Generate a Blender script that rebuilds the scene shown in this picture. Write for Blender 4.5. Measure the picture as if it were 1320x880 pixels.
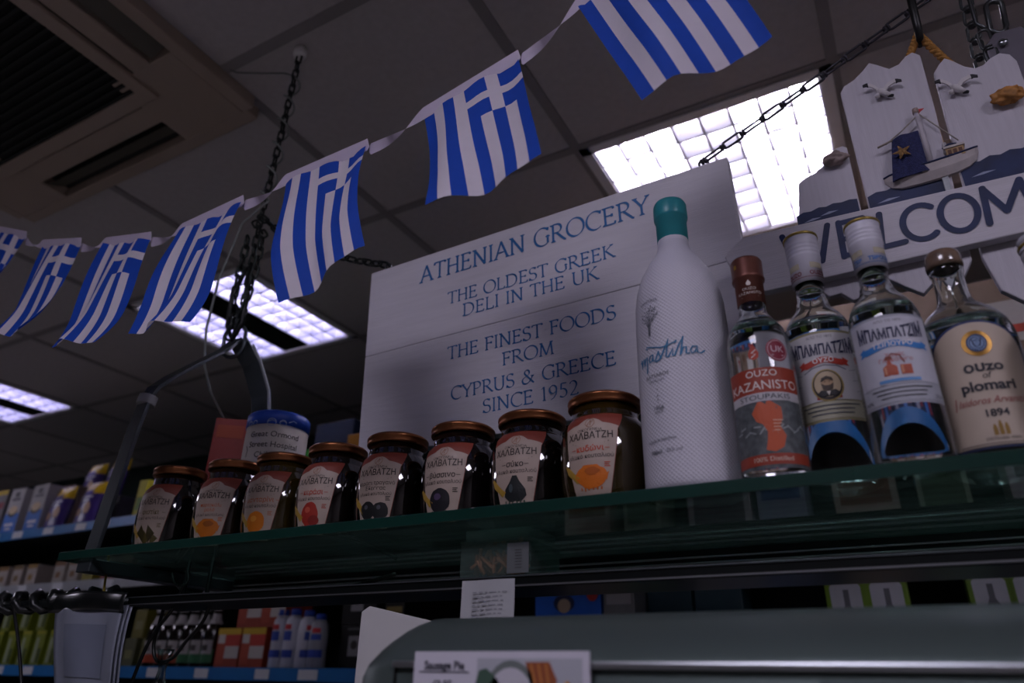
import bpy, bmesh, math, random
from math import sin, cos, pi, radians, sqrt, atan2
from mathutils import Vector, Matrix, noise as mnoise

for o in list(bpy.data.objects):
    bpy.data.objects.remove(o, do_unlink=True)
SC = bpy.context.scene
COL = SC.collection
random.seed(7)

# ------------------------------------------------------------------ camera, world, exposure
EYE = Vector((0.0, 0.0, 1.48))
FPX, PITCH, ROLL, AZ = 914.5, radians(25.75), radians(1.155), radians(29.34)
_F = Vector((-sin(AZ) * cos(PITCH), cos(AZ) * cos(PITCH), sin(PITCH)))
_R = Vector((cos(AZ), sin(AZ), 0))
_U = _R.cross(_F)
_R2 = _R * cos(ROLL) + _U * sin(ROLL)
_U2 = -_R * sin(ROLL) + _U * cos(ROLL)
cam = bpy.data.cameras.new('camera')
cam.sensor_width = 36.0
cam.lens = FPX / 1320 * 36.0
cam.clip_start = 0.02
cam.dof.use_dof = True
cam.dof.focus_distance = 0.80
cam.dof.aperture_fstop = 4.5
cob = bpy.data.objects.new('camera', cam)
COL.objects.link(cob)
M4 = Matrix((_R2, _U2, -_F)).transposed().to_4x4()
M4.translation = EYE
cob.matrix_world = M4
SC.camera = cob

w = bpy.data.worlds.new('world')
SC.world = w
w.use_nodes = True
w.node_tree.nodes['Background'].inputs[0].default_value = (0.02, 0.03, 0.035, 1)
w.node_tree.nodes['Background'].inputs[1].default_value = 0.3
SC.view_settings.view_transform = 'Standard'
SC.view_settings.look = 'None'
SC.view_settings.gamma = 1.0
SC.view_settings.use_curve_mapping = False
SC.view_settings.exposure = 1.22
TUBE_POWER = 32.0            # tubes of the fitting behind the grocery sign
DIM_POWER = 10.0              # tubes further left, set dimmer so their louvres do not burn out
REAR_POWER = 10.2             # the flat panels behind the camera and the added far left fill
LAMP_COL = (0.94, 0.91, 1.0)
SC.cycles.max_bounces = 14
SC.cycles.transmission_bounces = 12
SC.cycles.sample_clamp_indirect = 2.5
SC.cycles.caustics_refractive = False
SC.cycles.caustics_reflective = False


def at(x, y, Y):
    """The point of the upright plane at depth Y seen at pixel x, y of the 1320 x 880 photograph."""
    d = _R2 * ((x - 660) / FPX) - _U2 * ((y - 440) / FPX) + _F
    return EYE + d * (Y / d.y)


# ------------------------------------------------------------------ materials
def lin(c):
    if isinstance(c, str):
        c = [int(c[i:i + 2], 16) / 255 for i in (0, 2, 4)]
    return tuple((v / 12.92 if v <= 0.04045 else ((v + 0.055) / 1.055) ** 2.4) for v in c)


MATS = {}


def mat(name, col, rough=0.5, metal=0.0, trans=0.0, ior=1.45, var=0.08, scale=30.0, emit=0.0,
        coat=0.0, bump=0.0, bscale=200.0, stretch=None, translucent=0.0, spec=0.5):
    if name in MATS:
        return MATS[name]
    m = bpy.data.materials.new(name)
    m.use_nodes = True
    nt = m.node_tree
    b = nt.nodes['Principled BSDF']
    c = lin(col)
    b.inputs['Base Color'].default_value = (*c, 1)
    b.inputs['Roughness'].default_value = rough
    b.inputs['Metallic'].default_value = metal
    b.inputs['Transmission Weight'].default_value = trans
    b.inputs['IOR'].default_value = ior
    b.inputs['Coat Weight'].default_value = coat
    b.inputs['Specular IOR Level'].default_value = spec
    tc = nt.nodes.new('ShaderNodeTexCoord')
    src = tc.outputs['Object']
    if stretch:
        mp = nt.nodes.new('ShaderNodeMapping')
        mp.inputs['Scale'].default_value = stretch
        nt.links.new(src, mp.inputs['Vector'])
        src = mp.outputs['Vector']
    if var > 0:
        nz = nt.nodes.new('ShaderNodeTexNoise')
        nz.inputs['Scale'].default_value = scale
        nz.inputs['Detail'].default_value = 4
        nt.links.new(src, nz.inputs['Vector'])
        rp = nt.nodes.new('ShaderNodeValToRGB')
        rp.color_ramp.elements[0].position = 0.3
        rp.color_ramp.elements[1].position = 0.7
        rp.color_ramp.elements[0].color = (*[v * (1 - var) for v in c], 1)
        rp.color_ramp.elements[1].color = (*[min(1, v * (1 + var)) for v in c], 1)
        nt.links.new(nz.outputs['Fac'], rp.inputs['Fac'])
        nt.links.new(rp.outputs['Color'], b.inputs['Base Color'])
    if bump > 0:
        n2 = nt.nodes.new('ShaderNodeTexNoise')
        n2.inputs['Scale'].default_value = bscale
        n2.inputs['Detail'].default_value = 3
        nt.links.new(src, n2.inputs['Vector'])
        bp = nt.nodes.new('ShaderNodeBump')
        bp.inputs['Strength'].default_value = bump
        bp.inputs['Distance'].default_value = 0.002
        nt.links.new(n2.outputs['Fac'], bp.inputs['Height'])
        nt.links.new(bp.outputs['Normal'], b.inputs['Normal'])
    if emit > 0:
        b.inputs['Emission Color'].default_value = (*c, 1)
        b.inputs['Emission Strength'].default_value = emit
    if translucent > 0:
        out = nt.nodes['Material Output']
        tl = nt.nodes.new('ShaderNodeBsdfTranslucent')
        tl.inputs['Color'].default_value = (*c, 1)
        mx = nt.nodes.new('ShaderNodeMixShader')
        mx.inputs[0].default_value = translucent
        nt.links.new(b.outputs[0], mx.inputs[1])
        nt.links.new(tl.outputs[0], mx.inputs[2])
        nt.links.new(mx.outputs[0], out.inputs['Surface'])
    MATS[name] = m
    return m


def ink(c):
    """Printed colour."""
    return mat('print_' + c, c, rough=0.55, var=0.04)


# ------------------------------------------------------------------ mesh builder
class MB:
    def __init__(self):
        self.v, self.f, self.m, self.s, self.mats = [], [], [], [], []

    def mi(self, m):
        if m not in self.mats:
            self.mats.append(m)
        return self.mats.index(m)

    def add(self, vs, fs, m, smooth=False):
        k = len(self.v)
        i = self.mi(m)
        self.v += [tuple(p) for p in vs]
        for f in fs:
            self.f.append([k + q for q in f])
            self.m.append(i)
            self.s.append(smooth)
        return self

    def box(self, x0, x1, y0, y1, z0, z1, m, tf=None):
        vs = [(x, y, z) for z in (z0, z1) for y in (y0, y1) for x in (x0, x1)]
        if tf:
            vs = [tf(Vector(p)) for p in vs]
        return self.add(vs, [(0, 2, 3, 1), (4, 5, 7, 6), (0, 1, 5, 4), (2, 6, 7, 3), (0, 4, 6, 2), (1, 3, 7, 5)], m)

    def tube(self, path, r, m, n=8, closed=False, caps=True):
        path = [Vector(p) for p in path]
        N = len(path)
        rs = r if isinstance(r, (list, tuple)) else [r] * N
        vs, fs = [], []
        up = Vector((0.123, 0.34, 0.93)).normalized()
        prev = None
        for i, p in enumerate(path):
            if closed:
                t = (path[(i + 1) % N] - path[i - 1])
            else:
                t = path[min(i + 1, N - 1)] - path[max(i - 1, 0)]
            t.normalize()
            if prev is None:
                a = t.cross(up)
                if a.length < 0.05:
                    a = t.cross(Vector((1, 0, 0)))
            else:
                a = prev - t * prev.dot(t)
            a.normalize()
            prev = a
            b = t.cross(a)
            for k in range(n):
                q = 2 * pi * k / n
                vs.append(p + a * (cos(q) * rs[i]) + b * (sin(q) * rs[i]))
        for i in range(N if closed else N - 1):
            j = (i + 1) % N
            for k in range(n):
                l = (k + 1) % n
                fs.append((i * n + k, i * n + l, j * n + l, j * n + k))
        if not closed and caps:
            fs.append(tuple(range(n - 1, -1, -1)))
            fs.append(tuple((N - 1) * n + k for k in range(n)))
        return self.add(vs, fs, m, True)

    def lathe(self, prof, m, n=48, o=(0, 0, 0), closed=False):
        """Profile of (r, z) turned about the upright axis at o."""
        vs, rows = [], []
        for r, z in prof:
            if r < 1e-6:
                rows.append([len(vs)])
                vs.append((o[0], o[1], o[2] + z))
            else:
                rows.append(list(range(len(vs), len(vs) + n)))
                vs += [(o[0] + r * cos(2 * pi * k / n), o[1] + r * sin(2 * pi * k / n), o[2] + z) for k in range(n)]
        fs = []
        pairs = list(zip(rows, rows[1:])) + ([(rows[-1], rows[0])] if closed else [])
        for a, b in pairs:
            for k in range(n):
                l = (k + 1) % n
                if len(a) == 1 and len(b) == 1:
                    continue
                if len(a) == 1:
                    fs.append((a[0], b[l], b[k]))
                elif len(b) == 1:
                    fs.append((a[k], a[l], b[0]))
                else:
                    fs.append((a[k], a[l], b[l], b[k]))
        return self.add(vs, fs, m, True)

    def grid(self, fn, nu, nv, m, smooth=True, mfn=None):
        """fn(u, v) for u, v in 0..1; mfn(i, j) may give each cell its own material."""
        vs = [fn(i / nu, j / nv) for j in range(nv + 1) for i in range(nu + 1)]
        for_m = {}
        for j in range(nv):
            for i in range(nu):
                a = j * (nu + 1) + i
                mm = mfn(i, j) if mfn else m
                for_m.setdefault(mm, []).append((a, a + 1, a + nu + 2, a + nu + 1))
        k = len(self.v)
        self.v += [tuple(p) for p in vs]
        for mm, fl in for_m.items():
            ii = self.mi(mm)
            for f in fl:
                self.f.append([k + q for q in f])
                self.m.append(ii)
                self.s.append(smooth)
        return self

    def prism(self, pts, ext, m, fn):
        """Outline pts (u, v) pushed out by ext: fn(u, v, w)."""
        n = len(pts)
        vs = [fn(u, v, 0) for u, v in pts] + [fn(u, v, ext) for u, v in pts]
        fs = [tuple(range(n)), tuple(range(2 * n - 1, n - 1, -1))]
        fs += [(i, n + i, n + (i + 1) % n, (i + 1) % n) for i in range(n)]
        return self.add(vs, fs, m)

    def build(self, name, parent=None, bevel=0.0, world=True, recalc=True, subsurf=0, kind=None, seg=2):
        me = bpy.data.meshes.new(name)
        off = Vector((0, 0, 0))
        if parent is not None and world:
            p = parent
            while p is not None:
                off += p.location
                p = p.parent
        me.from_pydata([tuple(Vector(v) - off) for v in self.v], [], self.f)
        for mm in self.mats:
            me.materials.append(mm)
        me.polygons.foreach_set('material_index', self.m)
        me.polygons.foreach_set('use_smooth', self.s)
        if recalc:
            bm = bmesh.new()
            bm.from_mesh(me)
            bmesh.ops.recalc_face_normals(bm, faces=bm.faces)
            bm.to_mesh(me)
            bm.free()
        me.update()
        o = bpy.data.objects.new(name, me)
        COL.objects.link(o)
        if parent is not None:
            o.parent = parent
        if bevel > 0:
            b = o.modifiers.new('bevel', 'BEVEL')
            b.width = bevel
            b.segments = seg
            b.limit_method = 'ANGLE'
            b.angle_limit = radians(40)
        if subsurf:
            s = o.modifiers.new('sub', 'SUBSURF')
            s.levels = s.render_levels = subsurf
        if kind:
            o['kind'] = kind
        return o


def tag(o, label, cat, group=None):
    o['label'] = label
    o['category'] = cat
    if group:
        o['group'] = group
    return o


def thing(name, label, cat, loc=(0, 0, 0), rz=0.0, group=None):
    o = bpy.data.objects.new(name, None)
    COL.objects.link(o)
    o.location = loc
    o.rotation_euler = (0, 0, rz)
    o.empty_display_size = 0.02
    return tag(o, label, cat, group)


def dup(root, loc, rz, label, group=None):
    r = root.copy()
    COL.objects.link(r)
    r.location = loc
    r.rotation_euler = (0, 0, rz)
    r['label'] = label
    if group:
        r['group'] = group
    for ch in list(root.children):
        c = ch.copy()
        COL.objects.link(c)
        c.parent = r
        for g in list(ch.children):
            d = g.copy()
            COL.objects.link(d)
            d.parent = c
    return r


# ------------------------------------------------------------------ lettering
_TXT = {}


def text2d(s, size, align='CENTER', shear=0.0, weight=0.0, squeeze=1.0):
    """Flat outline of a line of sans lettering: vertices and faces, baseline at v = 0."""
    key = (s, align, shear, weight)
    if key not in _TXT:
        cu = bpy.data.curves.new('t', 'FONT')
        cu.body = s
        cu.size = 1.0
        cu.align_x = align
        cu.shear = shear
        cu.offset = weight
        cu.resolution_u = 3
        ob = bpy.data.objects.new('t', cu)
        COL.objects.link(ob)
        bpy.context.view_layer.update()
        me = bpy.data.meshes.new_from_object(ob.evaluated_get(bpy.context.evaluated_depsgraph_get()))
        bm = bmesh.new()
        bm.from_mesh(me)
        bmesh.ops.triangulate(bm, faces=bm.faces)
        lng = [e for e in bm.edges if e.calc_length() > .22]
        if lng:
            bmesh.ops.subdivide_edges(bm, edges=lng, cuts=2)
            bmesh.ops.triangulate(bm, faces=bm.faces)
        bm.to_mesh(me)
        bm.free()
        vs = [(v.co.x, v.co.y) for v in me.vertices]
        fs = [tuple(p.vertices) for p in me.polygons]
        bpy.data.objects.remove(ob, do_unlink=True)
        bpy.data.curves.remove(cu)
        bpy.data.meshes.remove(me)
        _TXT[key] = (vs, fs)
    vs, fs = _TXT[key]
    return [(x * size * squeeze, y * size) for x, y in vs], fs


def put_text(mb, s, u, v, size, mapf, m, align='CENTER', shear=0.0, weight=0.0, squeeze=1.0, arch=None):
    vs, fs = text2d(s, size, align, shear, weight, squeeze)
    pts = []
    for x, y in vs:
        if arch:
            y = arch(x, y)
        pts.append(mapf(u + x, v + y))
    mb.add(pts, fs, m)


def poly(mb, pts, mapf, m, rings=3):
    """A flat printed shape, filled in rings from its middle so that it follows a curved label."""
    n = len(pts)
    cu, cv = sum(p[0] for p in pts) / n, sum(p[1] for p in pts) / n
    vs = [mapf(cu, cv)]
    for k in range(1, rings + 1):
        t = k / rings
        vs += [mapf(cu + (u - cu) * t, cv + (v - cv) * t) for u, v in pts]
    fs = [(0, i + 1, (i + 1) % n + 1) for i in range(n)]
    for k in range(rings - 1):
        a, b = 1 + k * n, 1 + (k + 1) * n
        fs += [(a + i, b + i, b + (i + 1) % n, a + (i + 1) % n) for i in range(n)]
    mb.add(vs, fs, m)


def ell(cu, cv, ru, rv, n=24, a0=0, wob=0.0, seed=0):
    rr = random.Random(seed)
    return [(cu + ru * cos(a0 + 2 * pi * k / n) * (1 + wob * rr.uniform(-1, 1)),
             cv + rv * sin(a0 + 2 * pi * k / n) * (1 + wob * rr.uniform(-1, 1))) for k in range(n)]


def patch(mb, u0, u1, v0, v1, mapf, m, nu=16, nv=2):
    mb.grid(lambda a, b: mapf(u0 + (u1 - u0) * a, v0 + (v1 - v0) * b), nu, nv, m)


def ribbon2d(pts, wfun):
    """Outline quads of a stroke: wfun(dx, dy, t) is its width."""
    vs, fs = [], []
    n = len(pts)
    for i, (x, y) in enumerate(pts):
        x0, y0 = pts[max(i - 1, 0)]
        x1, y1 = pts[min(i + 1, n - 1)]
        dx, dy = x1 - x0, y1 - y0
        l = sqrt(dx * dx + dy * dy) or 1
        dx, dy = dx / l, dy / l
        h = wfun(dx, dy, i / (n - 1)) / 2
        vs += [(x - dy * h, y + dx * h), (x + dy * h, y - dx * h)]
        if i:
            fs.append((2 * i - 2, 2 * i - 1, 2 * i + 1, 2 * i))
    return vs, fs


def stroke(mb, pts, width, mapf, m, cap=True):
    vs, fs = ribbon2d(pts, lambda dx, dy, t: width)
    mb.add([mapf(u, v) for u, v in vs], fs, m)
    if cap:
        for p, q in ((pts[0], pts[1]), (pts[-1], pts[-2])):
            a = atan2(p[1] - q[1], p[0] - q[0])
            half = [(p[0] + width / 2 * cos(a - pi / 2 + pi * k / 8), p[1] + width / 2 * sin(a - pi / 2 + pi * k / 8)) for k in range(9)]
            mb.add([mapf(u, v) for u, v in half], [tuple(range(9))], m)


def arcp(cx, cy, rx, ry, a0, a1, n=14):
    return [(cx + rx * cos(radians(a0 + (a1 - a0) * k / n)), cy + ry * sin(radians(a0 + (a1 - a0) * k / n))) for k in range(n + 1)]


# Roman capitals drawn with a broad nib: strokes, feet (x, y), advance
GL = {
    'A': ([[(.04, .02), (.36, 1)], [(.35, 1), (.72, .02)], [(.16, .36), (.6, .36)]], [(.04, 0), (.72, 0)], .78),
    'T': ([[(.02, .97), (.66, .97)], [(.34, .98), (.34, .02)], [(.03, .98), (.0, .84)], [(.65, .98), (.69, .86)]], [(.34, 0)], .7),
    'H': ([[(.12, 0), (.12, 1)], [(.66, 0), (.66, 1)], [(.12, .52), (.66, .52)]], [(.12, 0), (.12, 1), (.66, 0), (.66, 1)], .8),
    'E': ([[(.12, 0), (.12, 1)], [(.1, .97), (.52, .97)], [(.12, .52), (.45, .52)], [(.1, .03), (.56, .03)], [(.52, .98), (.54, .85)], [(.56, .02), (.6, .17)], [(.45, .44), (.45, .6)]], [(.1, 0), (.1, 1)], .64),
    'N': ([[(.12, 0), (.12, .96)], [(.1, .98), (.7, .02)], [(.7, .02), (.7, 1)]], [(.12, 0), (.08, 1), (.7, 1)], .84),
    'I': ([[(.14, 0), (.14, 1)]], [(.14, 0), (.14, 1)], .3),
    'G': ([arcp(.46, .5, .42, .5, 48, 308, 22), [(.74, .42), (.74, .1)], [(.72, .12), (.62, .03)], [(.74, .8), (.76, .98)]], [(.74, .43)], .84),
    'R': ([[(.12, 0), (.12, 1)], [(.12, .98), (.3, .98)] + arcp(.3, .74, .25, .24, 90, -90, 12) + [(.12, .5)], [(.3, .5), (.7, .03), (.78, .0)]], [(.12, 0), (.08, 1)], .74),
    'O': ([arcp(.46, .5, .43, .5, 0, 360, 30)], [], .92),
    'C': ([arcp(.46, .5, .42, .5, 48, 312, 24), [(.73, .8), (.75, .98)]], [], .78),
    'Y': ([[(.02, .98), (.34, .48)], [(.66, .98), (.34, .48)], [(.34, .5), (.34, 0)]], [(.05, 1), (.64, 1), (.34, 0)], .68),
    'L': ([[(.12, 0), (.12, 1)], [(.1, .03), (.54, .03)], [(.54, .02), (.58, .2)]], [(.12, 0), (.12, 1)], .6),
    'D': ([[(.12, 0), (.12, 1)], [(.1, .98), (.3, .98)] + arcp(.32, .5, .46, .48, 90, -90, 18) + [(.1, .02)]], [(.08, 0), (.08, 1)], .88),
    'S': ([arcp(.27, .74, .22, .24, 40, 250, 14)[:-1] + arcp(.27, .27, .24, .26, 78, -150, 14), [(.44, .84), (.46, .99)], [(.06, .2), (.03, .02)]], [], .56),
    'K': ([[(.12, 0), (.12, 1)], [(.62, .98), (.14, .5)], [(.24, .56), (.7, .02)]], [(.12, 0), (.12, 1), (.6, 1), (.72, 0)], .74),
    'U': ([[(.12, 1), (.12, .32)] + arcp(.4, .32, .28, .32, 180, 360, 14) + [(.68, 1)]], [(.12, 1), (.68, 1)], .82),
    'F': ([[(.12, 0), (.12, 1)], [(.1, .97), (.52, .97)], [(.12, .52), (.44, .52)], [(.52, .98), (.54, .84)], [(.44, .44), (.44, .6)]], [(.12, 0), (.08, 1)], .58),
    'M': ([[(.1, 0), (.16, .98)], [(.15, .98), (.46, .05)], [(.46, .05), (.77, .98)], [(.77, .98), (.84, 0)]], [(.1, 0), (.14, 1), (.8, 1), (.84, 0)], .96),
    'P': ([[(.12, 0), (.12, 1)], [(.1, .98), (.3, .98)] + arcp(.3, .73, .26, .25, 90, -90, 12) + [(.12, .48)]], [(.12, 0), (.08, 1)], .62),
    '&': ([[(.82, .0), (.24, .72)] + arcp(.38, .8, .16, .19, 200, -20, 10) + [(.5, .66), (.2, .46)] + arcp(.3, .25, .24, .25, 130, 300, 10) + [(.6, .2), (.76, .54)]], [(.74, .56)], .9),
    '1': ([[(.06, .84), (.22, .98)], [(.22, .98), (.22, 0)]], [(.22, 0)], .44),
    '9': ([arcp(.28, .68, .22, .28, 0, 360, 18), [(.5, .7), (.46, .32), (.3, .08), (.12, -.02)]], [], .58),
    '5': ([[(.48, .97), (.16, .97)], [(.16, .97), (.13, .55)], [(.13, .56)] + arcp(.24, .3, .24, .29, 100, -140, 14)], [], .56),
    '2': ([arcp(.26, .73, .21, .25, 160, -20, 12) + [(.36, .42), (.08, .04)], [(.06, .04), (.5, .04)], [(.5, .03), (.54, .16)]], [], .56),
    ' ': ([], [], .34),
}


def roman(mb, s, u0, u1, v, cap, mapf, m, nib=0.125):
    total = sum(GL[c][2] for c in s) + 0.07 * len(s)
    kx = (u1 - u0) / total
    pen = 0.0
    al = radians(28)
    for c in s:
        strokes, feet, adv = GL[c]
        for st in strokes:
            if len(st) == 2:
                (a, b), (e, f) = st
                st = [(a + (e - a) * k / 3, b + (f - b) * k / 3) for k in range(4)]
            pts = [(u0 + (pen + x) * kx, v + y * cap) for x, y in st]
            vs, fs = ribbon2d(pts, lambda dx, dy, t: cap * nib * (0.32 + 0.68 * abs(dx * sin(al) - dy * cos(al)) ** 1.2))
            mb.add([mapf(a, b) for a, b in vs], fs, m)
        for fx, fy in feet:
            y = v + fy * cap
            h = 0.045 * cap * (1 if fy < .5 else -1)
            x = u0 + (pen + fx) * kx
            sw = 0.13 * cap
            mb.add([mapf(x - sw, y), mapf(x + sw, y), mapf(x + sw * .9, y + h), mapf(x + .05 * cap, y + 2.4 * h),
                    mapf(x - .05 * cap, y + 2.4 * h), mapf(x - sw * .9, y + h)], [(0, 1, 2, 3, 4, 5)], m)
        pen += adv + 0.07


# ------------------------------------------------------------------ common materials
m_ceil = mat('ceiling_tile', 'bdb8b8', 0.9, var=0.05, scale=60, bump=0.15, bscale=300)
m_tbar = mat('ceiling_bar', '8f8b8b', 0.6, var=0.03)
m_wall = mat('wall_paint', '2c3a36', 0.9, var=0.06, scale=3)
m_floor = mat('floor_vinyl', 'b5b0aa', 0.6, var=0.15, scale=6)
m_white = mat('white_enamel', 'e9e8ea', 0.35, var=0.02)
m_darkm = mat('dark_metal', '1a1f20', 0.4, metal=0.6, var=0.15, scale=20)
m_grey = mat('grey_steel', '5b6164', 0.42, metal=0.75, var=0.15, scale=40)
m_alu = mat('aluminium', 'a2a6aa', 0.3, metal=0.95, var=0.06, scale=50, stretch=(1, 20, 20))
m_black = mat('black_plastic', '0b0d0e', 0.4, var=0.1)
m_chain = mat('chain_steel', '55585a', 0.32, metal=0.9, var=0.2, scale=60)
m_copper = mat('copper_lid', '9c6442', 0.32, metal=0.95, var=0.08, scale=60)
m_card = mat('brown_carton', '7e6c5c', 0.85, var=0.12, scale=14)
m_glass = mat('clear_glass', 'f6fbfa', 0.0, trans=1.0, ior=1.47, var=0.0)


def clear_pane(name, tint, ior, rough=0.0, pale_lift=0.0):
    """Thin clear sheet: mirrors at grazing angles, lets light straight through."""
    m = bpy.data.materials.new(name)
    m.use_nodes = True
    nt = m.node_tree
    nt.nodes.remove(nt.nodes['Principled BSDF'])
    fr = nt.nodes.new('ShaderNodeFresnel')
    ge = nt.nodes.new('ShaderNodeNewGeometry')
    mi = nt.nodes.new('ShaderNodeMapRange')          # the sheet does not bend light: same reflection from both faces
    mi.inputs['To Min'].default_value = ior
    mi.inputs['To Max'].default_value = 1 / ior
    nt.links.new(ge.outputs['Backfacing'], mi.inputs['Value'])
    nt.links.new(mi.outputs['Result'], fr.inputs['IOR'])
    tr = nt.nodes.new('ShaderNodeBsdfTransparent')
    tr.inputs['Color'].default_value = (*lin(tint), 1)
    gl = nt.nodes.new('ShaderNodeBsdfGlossy')
    gl.inputs['Roughness'].default_value = rough
    nz = nt.nodes.new('ShaderNodeTexNoise')
    nz.inputs['Scale'].default_value = 18
    rp = nt.nodes.new('ShaderNodeMapRange')
    rp.inputs['To Min'].default_value = rough
    rp.inputs['To Max'].default_value = rough + .04
    nt.links.new(nz.outputs['Fac'], rp.inputs['Value'])
    nt.links.new(rp.outputs['Result'], gl.inputs['Roughness'])
    mx = nt.nodes.new('ShaderNodeMixShader')
    nt.links.new(fr.outputs[0], mx.inputs[0])
    nt.links.new(tr.outputs[0], mx.inputs[1])
    nt.links.new(gl.outputs[0], mx.inputs[2])
    last = mx
    if pale_lift:  # pale green diffuse mix lightens the sheet in place of reflected light
        for kind in ('ShaderNodeBsdfTranslucent', 'ShaderNodeBsdfDiffuse'):
            d = nt.nodes.new(kind)
            d.inputs['Color'].default_value = (*lin('b4d2c8'), 1)
            m2 = nt.nodes.new('ShaderNodeMixShader')
            m2.inputs[0].default_value = pale_lift
            nt.links.new(last.outputs[0], m2.inputs[1])
            nt.links.new(d.outputs[0], m2.inputs[2])
            last = m2
    nt.links.new(last.outputs[0], nt.nodes['Material Output'].inputs['Surface'])
    return m


m_edge = mat('ground_glass_edge', '0a3129', 0.25, var=0.1, scale=20, coat=0.6)

m_pane = clear_pane('shelf_glass', 'c8e6da', 1.45, 0.0, 0.035)
# ------------------------------------------------------------------ the room
CZ = 2.70
GX, GY = -0.5527, 1.2957           # a corner of the ceiling grid, 0.6 m pitch
RX0, RX1, RY0, RY1 = -6.2, 2.6, -2.6, 2.75


def struct(o):
    o['kind'] = 'structure'
    return o


MB().box(RX0, RX1, RY0, RY1, -0.05, 0.0, m_floor).build('floor', kind='structure')
MB().box(RX0, RX1, RY1, RY1 + .08, 0, CZ + .2, m_wall).build('wall_back', kind='structure')
MB().box(RX0, RX1, RY0 - .08, RY0, 0, CZ + .2, mat('front_wall_paint', '8a8784', 0.9, var=0.05, scale=3)).build('wall_front', kind='structure')
MB().box(RX0 - .08, RX0, RY0 - .08, RY1 + .08, 0, CZ + .2, m_wall).build('wall_left', kind='structure')
MB().box(RX1, RX1 + .08, RY0 - .08, RY1 + .08, 0, CZ + .2, mat('right_wall_paint', '77716f', 0.9, var=0.05, scale=3)).build('wall_right', kind='structure')

LAMPS = [(GX - 3.6, GY), (GX - 1.8, GY), (GX, GY), (GX + 1.8, GY), (GX, GY - 2.4), (GX + 1.8, GY - 2.4), (GX - 4.2, GY - 1.2)]
lampcells = [(round((x - GX) / .6), round((y - GY) / .6)) for x, y in LAMPS]
cm = MB()
bars = MB()
for i in range(-10, 6):
    for j in range(-7, 4):
        x0, y0 = max(RX0, GX + .6 * i), max(RY0, GY + .6 * j)
        x1, y1 = min(RX1, GX + .6 * (i + 1)), min(RY1, GY + .6 * (j + 1))
        if x1 - x0 < .02 or y1 - y0 < .02 or (i, j) in lampcells:
            continue
        cm.box(x0, x1, y0, y1, CZ, CZ + .015, m_ceil)
cm.box(RX0, RX1, RY0, RY1, CZ + .16, CZ + .2, m_ceil)
cm.build('ceiling', kind='structure')
for i in range(-10, 7):
    x = GX + .6 * i
    if RX0 < x < RX1:
        bars.box(x - .012, x + .012, RY0, RY1, CZ - .004, CZ + .0005, m_tbar)
for j in range(-7, 5):
    y = GY + .6 * j
    if RY0 < y < RY1:
        bars.box(RX0, RX1, y - .012, y + .012, CZ - .0035, CZ + .0004, m_tbar)
bars.build('trim_1', kind='structure')

# ------------------------------------------------------------------ recessed ceiling lights
m_tube = mat('fluorescent_tube', LAMP_COL, emit=TUBE_POWER, var=0)
m_tube_dim = mat('fluorescent_tube_dim', LAMP_COL, emit=DIM_POWER, var=0)  # same kind of tube, emission lowered to hold back the glare
m_louvre = mat('louvre_blade', '9c9cb6', 0.22, metal=0.0, var=0.02, coat=0.4)  # blade colour darkened so the left fittings keep shaded cells
m_louvre_lit = mat('louvre_blade_lit', 'f0f0f6', 0.3, var=0.02)  # same blades whitened, so the right fittings look blown out by light
m_strip = mat('lamp_gear_cover', '40423f', 0.25, metal=0.8, var=0.35, scale=9)


def panel_light(x, y, label, power):
    S = .6
    t = thing('panel_light', label, 'ceiling light', (x + .3, y + .3, CZ - .004), 0, 'flat ceiling light panels')
    h = MB()
    h.box(x + .004, x + S - .004, y + .004, y + S - .004, CZ + .012, CZ + .03, m_white)
    o4 = [(x + .004, y + .004), (x + S - .004, y + .004), (x + S - .004, y + S - .004), (x + .004, y + S - .004)]
    i4 = [(x + .024, y + .024), (x + S - .024, y + .024), (x + S - .024, y + S - .024), (x + .024, y + S - .024)]
    n = 4
    vs = [(a, b, CZ - .005) for a, b in o4] + [(a, b, CZ - .005) for a, b in i4] + [(a, b, CZ + .0119) for a, b in o4] + [(a, b, CZ + .0119) for a, b in i4]
    fs = []
    for i in range(n):
        j = (i + 1) % n
        fs += [(i, j, n + j, n + i), (2 * n + i, 3 * n + i, 3 * n + j, 2 * n + j), (i, 2 * n + i, 2 * n + j, j), (n + i, n + j, 3 * n + j, 3 * n + i)]
    h.add(vs, fs, m_white)
    h.build('frame', t)
    MB().box(x + .0245, x + S - .0245, y + .0245, y + S - .0245, CZ - .001, CZ + .002, mat('diffuser_%g' % power, LAMP_COL, emit=power, var=0)).build('diffuser', t)
    return t


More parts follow.
